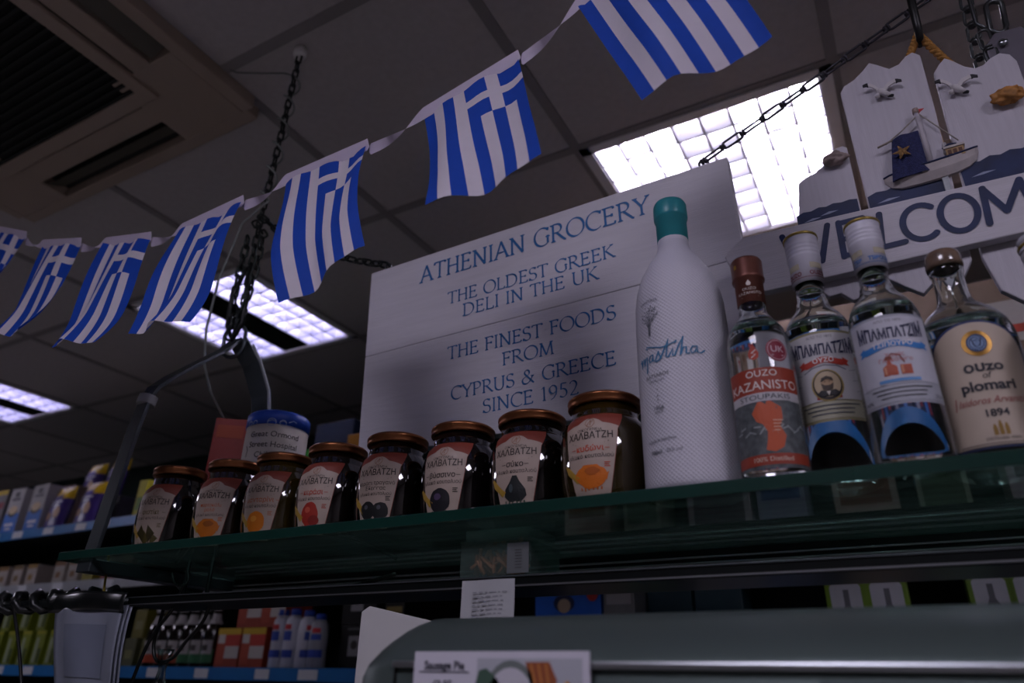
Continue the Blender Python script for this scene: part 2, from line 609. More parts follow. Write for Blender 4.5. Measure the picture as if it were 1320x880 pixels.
def ceiling_light(x, y, label, gear=True):
    S = .6
    t = thing('ceiling_light', label, 'ceiling light', (x + .3, y + .3, CZ - .004), 0, 'recessed ceiling lights')
    z0, z1 = CZ - .004, CZ + .11
    h = MB()
    e = .014
    h.box(x + e, x + S - e, y + e, y + S - e, z1, z1 + .004, m_white)
    for a in (x + e, x + S - e - .003):
        h.box(a, a + .003, y + e, y + S - e, z0, z1, m_white)
    for b in (y + e, y + S - e - .003):
        h.box(x + e, x + S - e, b, b + .003, z0, z1, m_white)
    h.box(x + .004, x + .03, y + .004, y + S - .004, z0 - .004, z0, m_white)
    h.box(x + S - .03, x + S - .004, y + .004, y + S - .004, z0 - .004, z0, m_white)
    h.box(x + .004, x + S - .004, y + .004, y + .03, z0 - .004, z0 - .0002, m_white)
    h.box(x + .004, x + S - .004, y + S - .03, y + S - .004, z0 - .004, z0 - .0002, m_white)
    h.build('housing', t)
    l = MB()
    lm = m_louvre_lit if x > GX - 1 else m_louvre
    zl0, zl1 = z0 + .002, z0 + .044
    bands = [(x + .03, x + .235), (x + .365, x + .57)] if gear else [(x + .03, x + .57)]
    for a, b in bands:
        nb = 3 if gear else 8
        for k in range(nb + 1):
            q = a + (b - a) * k / nb
            q = min(max(q, a + .002), b - .002)
            # parabolic side blades: wide at the foot, thin at the top
            l.add([(q - .003, y + .03, zl0), (q + .003, y + .03, zl0), (q + .001, y + .03, zl1), (q - .001, y + .03, zl1),
                   (q - .003, y + S - .03, zl0), (q + .003, y + S - .03, zl0), (q + .001, y + S - .03, zl1), (q - .001, y + S - .03, zl1)],
                  [(0, 1, 5, 4), (1, 2, 6, 5), (3, 0, 4, 7), (2, 3, 7, 6)], lm)
        for k in range(9):
            q = y + .03 + (S - .06) * k / 8
            q = min(max(q, y + .033), y + S - .033)
            l.add([(a, q - .003, zl0), (b, q - .003, zl0), (b, q + .003, zl0), (a, q + .003, zl0),
                   (a, q - .001, zl1), (b, q - .001, zl1), (b, q + .001, zl1), (a, q + .001, zl1)],
                  [(0, 1, 2, 3), (0, 4, 5, 1), (3, 2, 6, 7), (4, 7, 6, 5)], lm)
    l.build('louvre', t)
    if gear:
        MB().box(x + .236, x + .364, y + .03, y + S - .03, z0 + .001, z0 + .03, m_strip).build('gear_cover', t, bevel=.006)
    for q in (.085, .185, .415, .515):
        MB().tube([(x + q, y + .035, z0 + .062), (x + q, y + S - .035, z0 + .062)], .011, m_tube if x > GX - 1 else m_tube_dim, 10).build('tube', t)
    return t


for (x, y), lab, gear in zip(LAMPS[:4], [
        'leftmost louvred ceiling light, cut off by the left edge of the photo',
        'louvred ceiling light with dark centre strip behind the hanging chain',
        'large bright ceiling light behind the white grocery sign',
        'ceiling light of the sign row, beyond the right edge'], (True, True, False, True)):
    ceiling_light(x, y, lab, gear)
panel_light(*LAMPS[4], 'flat ceiling light panel behind the camera over the counter', REAR_POWER * .6)
panel_light(*LAMPS[5], 'flat ceiling light panel behind the camera, furthest right', REAR_POWER)
panel_light(*LAMPS[6], 'unseen fill light panel added far left of the air conditioner', REAR_POWER * .75)  # added out of view to brighten the left back shelves

# ------------------------------------------------------------------ ceiling air conditioner
m_ac = mat('aircon_plastic', 'a8988a', 0.5, var=0.03, scale=8)
m_acd = mat('aircon_dark', '161a18', 0.6, var=0.1)
ax0, ax1, ay0, ay1 = -2.09, -1.14, -.13, .82
acx, acy = (ax0 + ax1) / 2, (ay0 + ay1) / 2
ac = thing('air_conditioner', 'square beige cassette air conditioner recessed in the ceiling, with dark grille', 'air conditioner', (acx, acy, 2.665))
fr = MB()
zc0, zc1 = 2.665, 2.6995


def rr(x0, x1, y0, y1, r, n=6):
    out = []
    for cx, cy, a in ((x1 - r, y1 - r, 0), (x0 + r, y1 - r, 90), (x0 + r, y0 + r, 180), (x1 - r, y0 + r, 270)):
        out += [(cx + r * cos(radians(a + 90 * k / n)), cy + r * sin(radians(a + 90 * k / n))) for k in range(n + 1)]
    return out


def frame_ring(mb, outer, inner, z0, z1, m):
    """A flat ring between two outlines with the same number of points."""
    n = len(outer)
    vs = [(x, y, z0) for x, y in outer] + [(x, y, z0) for x, y in inner] + [(x, y, z1) for x, y in outer] + [(x, y, z1) for x, y in inner]
    fs = []
    for i in range(n):
        j = (i + 1) % n
        fs += [(i, j, n + j, n + i), (2 * n + i, 2 * n + n + i, 2 * n + n + j, 2 * n + j), (i, 2 * n + i, 2 * n + j, j), (n + i, n + j, 3 * n + j, 3 * n + i)]
    mb.add(vs, fs, m)


half = .475
vent_in, vent_out, vent_l = .375, .443, .245
# the face of the unit: strips round the four air slots
G2 = .315
fr.box(acx - half + .02, acx + half - .02, acy + vent_out, acy + half, zc0, zc1, m_ac)
fr.box(acx - half + .02, acx + half - .02, acy - half, acy - vent_out, zc0, zc1, m_ac)
fr.box(acx + vent_out, acx + half, acy - vent_out, acy + vent_out, zc0, zc1, m_ac)
fr.box(acx - half, acx - vent_out, acy - vent_out, acy + vent_out, zc0, zc1, m_ac)
for s1 in (-1, 1):
    for s2 in (-1, 1):
        xs = sorted((acx + s1 * vent_l, acx + s1 * vent_out))
        ys = sorted((acy + s2 * vent_l, acy + s2 * vent_out))
        fr.box(xs[0], xs[1], ys[0], ys[1], zc0, zc1, m_ac)
frame_ring(fr, [(acx - vent_in, acy - vent_in), (acx + vent_in, acy - vent_in), (acx + vent_in, acy + vent_in), (acx - vent_in, acy + vent_in)],
           [(acx - G2 - .006, acy - G2 - .006), (acx + G2 + .006, acy - G2 - .006), (acx + G2 + .006, acy + G2 + .006), (acx - G2 - .006, acy + G2 + .006)], zc0 + .0005, zc1, m_ac)
fr.box(acx - half + .03, acx + half - .03, acy - half + .03, acy + half - .03, zc1 - .006, zc1, m_acd)
fr.build('casing', ac, bevel=.004)
gp = MB()
frame_ring(gp, [(acx - G2, acy - G2), (acx + G2, acy - G2), (acx + G2, acy + G2), (acx - G2, acy + G2)],
           [(acx - G2 + .035, acy - G2 + .035), (acx + G2 - .035, acy - G2 + .035), (acx + G2 - .035, acy + G2 - .035), (acx - G2 + .035, acy + G2 - .035)], zc0 - .008, zc0 + .006, m_ac)
gr = gp.build('grille', ac, bevel=.002)
sl = MB()
for k in range(30):
    y = acy - G2 + .04 + (2 * G2 - .08) * k / 29
    sl.box(acx - G2 + .03, acx + G2 - .03, y - .0035, y + .0035, zc0 - .006, zc0 + .002, m_acd)
sl.box(acx - G2 + .03, acx + G2 - .03, acy - G2 + .03, acy + G2 - .03, zc0 + .0035, zc0 + .005, mat('aircon_filter', '0a0d0c', 0.8, var=0.1))
sl.build('slats', gr)
m_vane = mat('aircon_vane', '5d5a50', 0.5, var=0.05)
for ang in range(4):
    v = MB()
    q = (vent_in + vent_out) / 2
    tf = (lambda a: (lambda p: Vector((acx + p.x * cos(a) - p.y * sin(a), acy + p.x * sin(a) + p.y * cos(a), p.z))))(ang * pi / 2)
    v.add([tf(Vector(p)) for p in [(-vent_l + .006, q - .02, zc0 + .002), (vent_l - .006, q - .02, zc0 + .002), (vent_l - .006, q + .017, zc0 + .022), (-vent_l + .006, q + .017, zc0 + .022),
                                   (-vent_l + .006, q - .02, zc0 + .005), (vent_l - .006, q - .02, zc0 + .005), (vent_l - .006, q + .017, zc0 + .025), (-vent_l + .006, q + .017, zc0 + .025)]],
          [(0, 1, 2, 3), (7, 6, 5, 4), (0, 4, 5, 1), (2, 6, 7, 3), (1, 5, 6, 2), (0, 3, 7, 4)], m_vane)
    v.build('vane', ac)

# ------------------------------------------------------------------ back shelving
m_shelf = mat('shelf_black', '14181a', 0.5, var=0.1)
m_blue = mat('price_strip_blue', '226cab', 0.35, var=0.05)
m_silver = mat('price_strip_silver', 'aeb2b8', 0.3, metal=0.3, var=0.05)
SX0, SX1, SY = -4.3, 1.1, 1.60
SHELVES = [(2.0, m_blue), (1.785, m_silver), (1.505, m_blue), (1.16, m_silver), (.8, m_silver), (.42, m_silver)]
gs = thing('shelving_unit', 'long dark shop shelving with blue and silver price strips behind the counter', 'shelving', ((SX0 + SX1) / 2, SY + .2, 0))
MB().box(SX0, SX1, SY + .42, SY + .45, 0, 2.05, m_shelf).build('back_panel', gs)
MB().box(SX0, SX1, SY + .02, SY + .42, 0, .1, m_shelf).build('plinth', gs)
for x in (SX0, SX1 - .02):
    MB().box(x, x + .02, SY + .02, SY + .42, .1, 2.05, m_shelf).build('side_panel', gs)
rt = random.Random(3)
for z, pm in SHELVES:
    sh = MB().box(SX0 + .02, SX1 - .02, SY + .004, SY + .42, z - .022, z, m_shelf).build('shelf', gs)
    st = MB().box(SX0, SX1, SY - .004, SY + .004, z - .03, z + .004, pm)
    if z > 1.4:
        x = SX0 + .1
        while x < (SX1 - .1 if z < 1.9 else -.7):
            wd = rt.uniform(.05, .07)
            st.box(x, x + wd, SY - .0055, SY - .004, z - .026, z, ink('c9ccd2'))
            x += wd + rt.uniform(.05, .25)
    st.build('price_strip', sh)


# a soft pouch: pillow shape with crimped ends
def pouch(name, label, cat, x, y, z, wd, ht, dp, cols, group=None, lean=0.12, motif=None, rz=0.0):
    t = thing(name, label, cat, (x, y, z), rz, group)
    mb = MB()
    top, body = cols
    hh = .72

    def fn(side):
        def f(u, v):
            bul = dp / 2 * (sin(pi * min(max(u, 0), 1)) ** .5) * (1 - abs(2 * v - 1) ** 3.2)
            if v < .5:
                bul = max(bul, dp / 2 * .9 * sin(pi * u) ** .5 * (1 if v > 0.02 else .8))
            return Vector(((u - .5) * wd * (1 - .05 * sin(pi * v)), side * bul + lean * v * ht + dp / 2, v * ht))
        return f
    for s in (-1, 1):
        mb.grid(fn(s), 10, 14, body, True, (lambda i, j: top if j >= 11 + (1 if (i in (0, 1)) else 0) - (1 if i > 6 else 0) else body))
    o = mb.build('bag', t, world=False)
    if motif:
        pr = MB()
        f0 = fn(-1)
        mf = lambda u, v: f0(u, v) + Vector((0, -.0012, 0))
        for pts, c in motif:
            poly(pr, pts, mf, c)
        pr.build('print', t, world=False, recalc=False)
    return t


def carton(name, label, cat, x, y, z, wd, dp, ht, m, prints=(), group=None, rz=0.0, bev=.0015, tilt=0.0):
    """A box standing at x (left), y (front), z; prints are (points, material) on the front in 0..1."""
    t = thing(name, label, cat, (x + wd / 2, y, z), rz, group)
    MB().box(-wd / 2, wd / 2, 0, dp, 0, ht, m).build('box', t, bevel=bev, world=False)
    if prints:
        pr = MB()
        for k, (pts, c) in enumerate(prints):
            mf = lambda u, v, k=k: Vector(((u - .5) * wd, -.0006 - .0002 * k, v * ht))
            if isinstance(pts, str):
                put_text(pr, pts, .5, c[1], 1.0, lambda u, v: mf(.5 + (u - .5) * c[2], c[1] + (v - c[1]) * c[2] * wd / ht), c[0])
            else:
                pr.add([mf(u, v) for u, v in pts], [tuple(range(len(pts)))], c)
        pr.build('print', t, world=False, recalc=False)
    return t


R4 = lambda a, b, c, d: [(a, c), (b, c), (b, d), (a, d)]
purple, yellow = mat('purple_foil', '3f2a78', 0.35, var=0.15, scale=40), mat('yellow_foil', 'd8b21a', 0.35, var=0.1)
bis1, bis2, whitep = ink('a8826a'), ink('c9a78c'), ink('cfcfda')
zt = 2.0006
mot = [(ell(.34, .32, .16, .09, 16, wob=.1), bis1), (ell(.7, .4, .12, .13, 16, wob=.1), bis2), (R4(.22, .78, .62, .67), whitep), (R4(.3, .7, .55, .59), whitep)]
PX = lambda px, py, Y: at(px, py, Y).x
pg = 'purple biscuit bags on the top back shelf'
riser = carton('display_box', 'dark display box behind the front purple biscuit bags', 'box', PX(82, 640, 1.8), 1.80, zt, .42, .14, .165, mat('dark_card', '17151f', .7))
for lab, px, yy, zz in (('lower left purple biscuit bag with yellow top beside the blue flour packs', 67, 1.625, zt),
                        ('lower right purple biscuit bag with yellow top, nearest the grey bracket', 104, 1.625, zt),
                        ('upper left purple biscuit bag with yellow top, in the row behind', 112, 1.815, zt + .166),
                        ('upper right purple biscuit bag with yellow top, partly behind the grey bracket', 140, 1.815, zt + .166)):
    pouch('biscuit_bag', lab, 'bag of biscuits', PX(px, 650 if zz < 2.1 else 612, yy), yy, zz, .125, .185, .06, (yellow, purple), pg, motif=mot)
flour_b, flour_w = ink('2362b5'), mat('flour_paper', 'a9a6a8', .7, var=.08)
for lab, px in (('left blue and white flour pack on the top back shelf', 18), ('right blue and white flour pack next to the purple bags', 46)):
    x = PX(px, 655, 1.63)
    fp = carton('flour_pack', lab, 'flour pack', x - .052, 1.63, zt, .105, .07, .20, flour_w,
                [(R4(0, 1, 0, .46), flour_b), (ell(.5, .5, .34, .11, 20), ink('1a1a22')), (ell(.5, .54, .3, .09, 20), ink('c8b08c')), (R4(.2, .8, .74, .8), ink('56545c')),
                 (R4(.35, .65, .82, .93), ink('44424a')), (R4(.2, .8, .2, .26), whitep), (R4(.3, .7, .12, .16), whitep)], 'flour packs on the top back shelf')
carton('cereal_pack', 'grey snack pack with yellow top at the left end of the top back shelf', 'snack pack', PX(0, 655, 1.63) - .09, 1.63, zt, .12, .08, .205, mat('grey_pack', '6a676c', .6),
       [(R4(0, 1, .9, 1), ink('b59a1c')), (ell(.7, .3, .22, .13), ink('b5602a')), (R4(.3, .95, .6, .74), ink('7a2830'))])
carton('tan_box', 'tan carton edge between flour packs and purple bags', 'box', PX(77, 640, 1.70) - .05, 1.72, zt, .10, .07, .215, m_card)

yb = 1.68
carton('snack_pack', 'small yellow packet showing just above the first jam jar', 'snack pack', PX(192, 600, yb) - .03, yb, zt, .05, .05, .165, mat('yellow_pack', 'a8a022', .6), [(R4(.15, .85, .3, .6), ink('5c7a22'))])
carton('crisps_pack', 'dark blue pack beside the charity tub, on the back shelf', 'snack pack', PX(425, 550, yb) - .1, yb + .04, zt + .0, .17, .08, .275, mat('deep_blue_pack', '081d42', .5))
carton('crisps_pack', 'bright green packet low behind the charity tub', 'snack pack', PX(432, 575, yb) - .10, yb - .05, zt, .185, .06, .155, mat('green_pack', '3aa535', .5), [(R4(.3, .7, .3, .6), ink('a8d44a'))])
carton('snack_pack', 'small orange packet between green packet and grocery sign', 'snack pack', PX(457, 570, yb) + .015, yb - .05, zt, .08, .06, .18, mat('orange_pack', 'b87a1a', .5), [(R4(.1, .9, .3, .7), ink('d1a02a'))])

# brown cartons seen below the signs
for lab, x, wd in (('deep blue tray with red marks under the tan cartons, behind the tall white bottle', -.52, .38), ('deep blue tray with red marks under the tan cartons, behind the small clear bottles', -.12, .32), ('deep blue tray with red marks under the tan cartons, at the far right', .22, .36)):
    carton('snack_tray', lab, 'tray', x, 1.65, zt, wd, .29, .10, mat('tray_blue', '14264a', .5), [(R4(.1, .2, .3, .7), ink('a82a30')), (R4(.3, .45, .2, .6), ink('3a6ab0')), (R4(.6, .68, .3, .8), ink('a82a30')), (R4(.74, .9, .2, .5), ink('8a8a98'))], 'blue trays under the cartons')
for lab, x, z, wd, ht in (('tan carton with white panel behind the tall white bottle', -.50, zt + .1006, .36, .19),
                          ('tan carton behind the red-capped bottle', -.12, zt + .1006, .30, .2),
                          ('tan carton behind the brown-capped bottle on the right', .20, zt + .1006, .34, .19)):
    carton('storage_carton', lab, 'carton', x, 1.66, z, wd, .28, ht, m_card, [(R4(.1, .5, .2, .7), ink('b9b4ae')), (R4(.14, .3, .3, .4), ink('a03a26')), (R4(.6, .9, .1, .3), ink('6b4d34'))], 'brown cartons on the top back shelf')

# middle shelf: low packs
zm = 1.7856
for lab, px, c, pc in (('white wafer packet at the left edge on the silver-edged shelf', 4, 'a49a94', '7a5a2c'), ('second white wafer packet from the left on the silver-edged shelf', 22, 'a49a94', '6e5630'),
                       ('third white wafer packet from the left on the silver-edged shelf', 40, 'a49a94', '8a6a2c'), ('white wafer packet standing apart on the silver-edged shelf', 75, 'a09890', '77552f'),
                       ('white wafer packet beside the yellow packet on the silver-edged shelf', 93, 'a09890', '77552f'),
                       ('yellow packet on the silver-edged shelf', 113, '8e8420', '5c5a14'), ('red packet beside the yellow string', 137, '8a3426', 'b08a7a'), ('red packet right of the yellow string', 158, '7c2c24', '8e6a4a')):
    x = PX(px, 740, 1.63)
    carton('wafer_pack', lab, 'packet', x - .033, 1.63, zm, .066, .12, .085, mat('pack_' + c, c, .6), [(R4(0, 1, .82, 1), ink(pc)), (R4(.25, .7, .3, .55), ink(pc))], 'low packets on the silver-edged shelf')


# sauce bottles
def lathe_thing(name, label, cat, loc, parts, group=None):
    t = thing(name, label, cat, loc, 0, group)
    for nm, prof, m in parts:
        MB().lathe(prof, m, 20).build(nm, t, world=False)
    return t


zb = 1.5056
dark = mat('dark_sauce', '150c0a', .15, coat=.6)


def cyl_map(r, cx=0, cy=0, off=.0003):
    return lambda u, v: Vector((cx + (r + off) * sin(u / r), cy - (r + off) * cos(u / r), v))


def sauce(label, x, y, lc):
    t = lathe_thing('drink_bottle', label, 'bottle', (x, y, zb),
                    [('body', [(0, 0), (.027, 0), (.029, .004), (.029, .105), (.024, .125), (.013, .145), (.011, .17), (0, .17)], dark),
                     ('cap', [(0, .168), (.0135, .168), (.0135, .19), (.012, .192), (0, .192)], ink('d0cfd2'))], 'dark bottles with white caps')
    lb = MB()
    f = cyl_map(.029)
    patch(lb, -.032, .032, .015, .055, f, ink(lc))
    patch(lb, -.026, .026, .04, .08, cyl_map(.029, off=.0006), ink('a8a4a4'))
    patch(lb, -.012, .012, .05, .066, cyl_map(.029, off=.0009), ink('3c3836'))
    lb.build('label', t, world=False, recalc=False)
    nk = MB()
    nk.lathe([(.0225, .128), (.0142, .1445), (.0124, .158)], ink('b4b0b2'), 20)
    nk.build('neck_label', t, world=False)
    return t


for k, (px, c, lab) in enumerate([(195, 'b5482a', 'dark bottle with orange label, leftmost of the white-capped row'), (210, 'b5482a', 'dark bottle with orange label, second in the white-capped row'), (225, 'a84a2c', 'dark bottle with orange label, third in the white-capped row'),
                                  (240, '2c6a44', 'dark bottle with green label, fourth in the white-capped row'), (255, '2c6a44', 'dark bottle with green label, fifth in the white-capped row'), (270, '2c6a44', 'dark bottle with green label, nearest the red boxes')]):
    sauce(lab, PX(px, 850, 1.66), 1.66, c)
# red and yellow boxes
mred = mat('red_box', '9a3a24', .5)
bxp = [(R4(0, 1, .84, 1), ink('c9a524')), (R4(.35, 1, .55, .84), ink('b8382e')), (R4(.02, .4, .1, .7), ink('a8442c')), (R4(.4, 1, .25, .55), ink('bdb6b2')), (R4(.05, .35, .62, .84), ink('c8c2be'))]
bw = .098
for lab, px, zz in (('lower left red, white and yellow box of the pyramid stack', 278, zb), ('lower right red, white and yellow box of the pyramid stack', 309, zb),
                    ('upper left red, white and yellow box of the pyramid stack', 299, zb + .1125), ('upper right red, white and yellow box of the pyramid stack', 329, zb + .1125)):
    x = PX(px, 840, 1.63)
    carton('cereal_box', lab, 'box', x, 1.63, zz, bw, .11, .112, mred, bxp, 'red and yellow boxes stacked in a pyramid')
for lab, px in (('left dim box showing above the red box stack', 322), ('right dim box showing above the red box stack', 353)):
    carton('cereal_box', lab, 'box', PX(px, 780, 1.80), 1.80, zb, .095, .1, .254, mat('dim_box', '4a3a3c', .6), [(R4(.05, .5, .7, .98), ink('6a2426')), (R4(.5, .95, .72, .92), ink('6a6668'))], 'dim boxes behind the stack')
# squeeze bottles
for k, (px, lab) in enumerate(((357, 'first white squeeze bottle with blue lid, beside the red boxes'), (373, 'second white squeeze bottle with blue lid'), (391, 'third white squeeze bottle with blue lid, turned sideways'), (407, 'last white squeeze bottle of the row, greyer and smaller'))):
    hgt = (1, 1, .97, .9)[k]
    t = lathe_thing('squeeze_bottle', lab, 'bottle', (PX(px, 856, 1.64), 1.64, zb),
                    [('body', [(0, 0), (.024, 0), (.027, .005), (.026, .05), (.027, .1 * hgt), (.024, .13 * hgt), (.014, .145 * hgt), (0, .146 * hgt)], mat('squeeze_white', 'b9bac6', .4) if k < 3 else mat('squeeze_grey', '8a8c94', .4)),
                     ('cap', [(0, .144 * hgt), (.016, .144 * hgt), (.015, .16 * hgt), (0, .163 * hgt)], ink('1f3f9a'))], 'white squeeze bottles with blue lids')
    lb = MB()
    sh = (0, 0, .03, .01)[k]
    patch(lb, -.024 + sh, .024 + sh, .03, .05, cyl_map(.0275), ink('233f98'))
    patch(lb, -.016 + sh, .016 + sh, .075, .1 * hgt, cyl_map(.0275), ink('2a4596'))
    patch(lb, -.013 + sh, .013 + sh, .104 * hgt, .118 * hgt, cyl_map(.0272), ink('b02a2e'))
    lb.build('label', t, world=False, recalc=False)
# black packs with white labels
for lab, px, py, zz in (('lower black packet with white label left of the white card', 454, 850, zb), ('upper black packet with white label left of the white card', 457, 810, zb + .116)):
    carton('coffee_pack', lab, 'packet', PX(px, py, 1.65) - .05, 1.65, zz, .12, .08, .115, m_black, [(R4(.25, .62, .3, .75), ink('8a8a8e')), (ell(.42, .55, .1, .1), ink('3a3636')), (R4(.2, .7, .88, .93), ink('5a5a5c'))], 'black packets beside the white card')
# yellow green tea packs, two stacked rows at left
yg = mat('tea_green', '6e7a1a', .5)
cnt = 0
for row, zz, names in ((0, zb, ['far left', 'second', 'third', 'fourth', 'fifth']), (1, zb + .121, ['far left', 'second', 'third'])):
    for k, nm in enumerate(names):
        px = (-5, 14, 32, 50, 68)[k] if row == 0 else (0, 24, 46)[k]
        carton('tea_pack', '%s yellow-green packet of the %s row left of the hanging paper bags' % (nm, ('bottom', 'upper')[row]), 'packet', PX(px, 830, 1.63) - .03, 1.63, zz, .058, .1, .12, yg,
               [(R4(0, 1, .9, 1), ink('8e8e14')), (R4(.2, .5, .1, .8), ink('8f9a80')), (R4(.6, .9, .1, .5), ink('3a4a14'))], 'yellow-green packets on the lower shelf')
for lab, px, zz, cc in (('olive packet right of the hanging paper bags, upper', 174, zb + .091, '6a6420'), ('pale packet right of the hanging paper bags', 168, zb, '55573a'), ('olive packet nearest the orange-labelled bottles', 190, zb, '54541c')):
    carton('tea_pack', lab, 'packet', PX(px, 830, 1.66) - .03, 1.66, zz, .06, .08, .09, mat('p_' + cc, cc, .6), [(R4(.2, .8, .3, .6), ink('7c7a4a'))])
# packs under the shelf at right
gp_ = mat('lime_pack', '5c7a14', .5)
bot = [(.34, .22), (.68, .22), (.68, .42), (.58, .5), (.58, .62), (.44, .62), (.44, .5), (.34, .42)]
octo = [(.12, .2), (.88, .2), (.88, .64), (.74, .71), (.26, .71), (.12, .64)]
for lab, px, zz, yy in (('left green packet with white eight-sided label below the glass shelf', 1089, zb, 1.62), ('right green packet with white eight-sided label below the glass shelf', 1142, zb, 1.62),
                    ('green packet with white label high at the far right below the shelf', 1276, zb + .03, 1.72), ('green packet at the right edge below the glass shelf', 1332, zb + .03, 1.72)):
    x = PX(px, 760, yy)
    if zz > zb:
        carton('display_box', ('dark box below the raised green packet', 'dark box below the green packet at the right edge')[px > 1300], 'box', x - .045, yy, zb, .09, .08, .0295, m_black)
    carton('drink_pack', lab, 'packet', x - .0375, yy, zz, .075, .08, .25 if zz == zb else .222, gp_, [(octo, ink('a9aab0')), (bot, ink('5a5c60'))], 'green packets with white labels')
zl = 1.1606
for k in range(11):
    wd = (.12, .09, .14, .1)[k % 4]
    carton('stock_box', 'pale stock box low behind the food warmer, mirrored under the glass shelf', 'box', -.75 + .155 * k, 1.62, zl, wd, .12, .26 + .03 * (k % 3),
           mat('stock_%d' % (k % 4), ('c9c2b0', '9fb59a', 'c8c8cc', '9aa9c2')[k % 4], .6), [(R4(.1, .9, .55, .85), ink(('8a5a3a', '4a6a4a', '6a6a72', '3a5a9a')[k % 4])), (R4(.2, .8, .15, .4), ink('b5b0aa'))], 'stock boxes behind the food warmer')
carton('cake_box', 'bright blue box with red spots just above the grey food warmer', 'box', PX(690, 785, 1.62), 1.62, zb, .17, .1, .198, mat('blue_box', '1f5fc0', .45),
       [(ell(.45, .75, .16, .1), ink('16264a')), (ell(.45, .72, .1, .08), ink('b09a80')), (ell(.72, .9, .05, .05), ink('a02a24')), (ell(.88, .86, .09, .1), ink('a02a24'))])
carton('label_box', 'small white box right of the bright blue box', 'box', PX(778, 785, 1.62), 1.62, zb, .075, .08, .178, mat('grey_card', '6d6f70', .6), [(R4(.1, .9, .8, .95), ink('9a9a9a'))])
for k, (px, lab) in enumerate(((805, 'dark teal box left of three below the glass shelf'), (862, 'dark teal box middle of three below the glass shelf'), (925, 'dark teal box right of three below the glass shelf'))):
    carton('teal_box', lab, 'box', PX(px, 760, 1.75) - .055, 1.75, zb, .108, .1, .215, mat('teal_box', '12303a', .5), [(R4(.1, .9, .1, .5), ink('1c3a44'))])
carton('coffee_pack', 'black pack with cream band above the left end of the food warmer', 'packet', PX(508, 782, 1.62) - .03, 1.62, zb, .065, .07, .20, m_black, [(R4(.2, .8, .86, .96), ink('7a7468')), (R4(.1, .9, .7, .78), ink('7a6a3a'))])

# ------------------------------------------------------------------ counter and food warmer under the shelf
m_counter = mat('counter_laminate', '23282a', .5, var=.1)
ct = thing('service_counter', 'dark shop counter under the grey food warmer', 'counter', (-.1, .65, 0))
MB().box(-1.6, 1.6, .44, .95, 0, .98, m_counter).build('body', ct)
MB().box(-1.62, 1.62, .36, .97, .98, 1.01, mat('counter_top', '3a3f40', .35, var=.1)).build('worktop', ct, bevel=.003)

m_hood = mat('warmer_steel', '535f5d', .42, metal=.55, var=.06, scale=6)
fw = thing('food_warmer', 'grey metal food warmer with rounded hood and a priced card on its front', 'food warmer', (.1, .5, 1.01))
# hood profile (y, z) from the front fold over the rounded top to the back
prof = [(.420, 1.440), (.4205, 1.489), (.424, 1.4955), (.438, 1.508), (.45, 1.5165), (.463, 1.5215), (.478, 1.5235), (.50, 1.524), (.535, 1.522), (.548, 1.512), (.55, 1.49), (.55, 1.44)]
hx0, hx1 = -.3555, .62
hb = MB()
vs, fs = [], []
secs = [(hx0, .0, .018), (hx0 + .006, .55, .010), (hx0 + .02, .85, .003), (hx0 + .034, 1, 0), (hx1, 1, 0)]
cyz = (.485, 1.47)
for x, k, drop in secs:
    for y, z in prof:
        kk = .72 + .28 * k
        zz = z if z < 1.475 else 1.475 + (z - 1.475) * (.45 + .55 * k)
        yy = cyz[0] + (y - cyz[0]) * (.86 + .14 * k)
        vs.append((x, yy, zz))
np_ = len(prof)
for i in range(len(secs) - 1):
    for j in range(np_ - 1):
        fs.append((i * np_ + j, i * np_ + j + 1, (i + 1) * np_ + j + 1, (i + 1) * np_ + j))
fs.append(tuple(range(np_)))
fs.append(tuple((len(secs) - 1) * np_ + j for j in range(np_ - 1, -1, -1)))
hb.add(vs, fs, m_hood, True)
ho = hb.build('hood', fw)
md = ho.modifiers.new('edge', 'EDGE_SPLIT')
md.split_angle = radians(50)
MB().box(hx0 + .034, hx1, .4165, .4203, 1.4885, 1.4925, m_alu).build('trim_strip', fw, bevel=.001)
MB().box(hx0 + .0345, hx0 + .0365, .4192, .4215, 1.44, 1.489, m_black).build('seam', fw)
MB().box(hx0 + .03, hx1, .425, .431, 1.08, 1.44, mat('warmer_pane', '1c2527', .08, var=.0, coat=.5)).build('front_pane', fw)
MB().box(hx0 + .005, hx0 + .03, .428, .545, 1.08, 1.44, m_grey).build('side_panel', fw)
MB().box(hx0 + .03, hx1, .535, .545, 1.08, 1.44, m_black).build('back_panel', fw)
MB().box(hx0, hx1, .42, .55, 1.011, 1.08, m_hood).build('base', fw, bevel=.004)
sm = MB()
f = lambda u, v: Vector((u, .4363 - .0009 * (v - 1.5) / .01, v))
# rubbed smear on the fold of the hood
sm.grid(lambda u, v: Vector((-.055 + .062 * u, .4196, 1.462 + .022 * v)), 4, 2, mat('smear', '3a4444', .6, var=.4, scale=80))
sm.build('smear', fw, recalc=False)

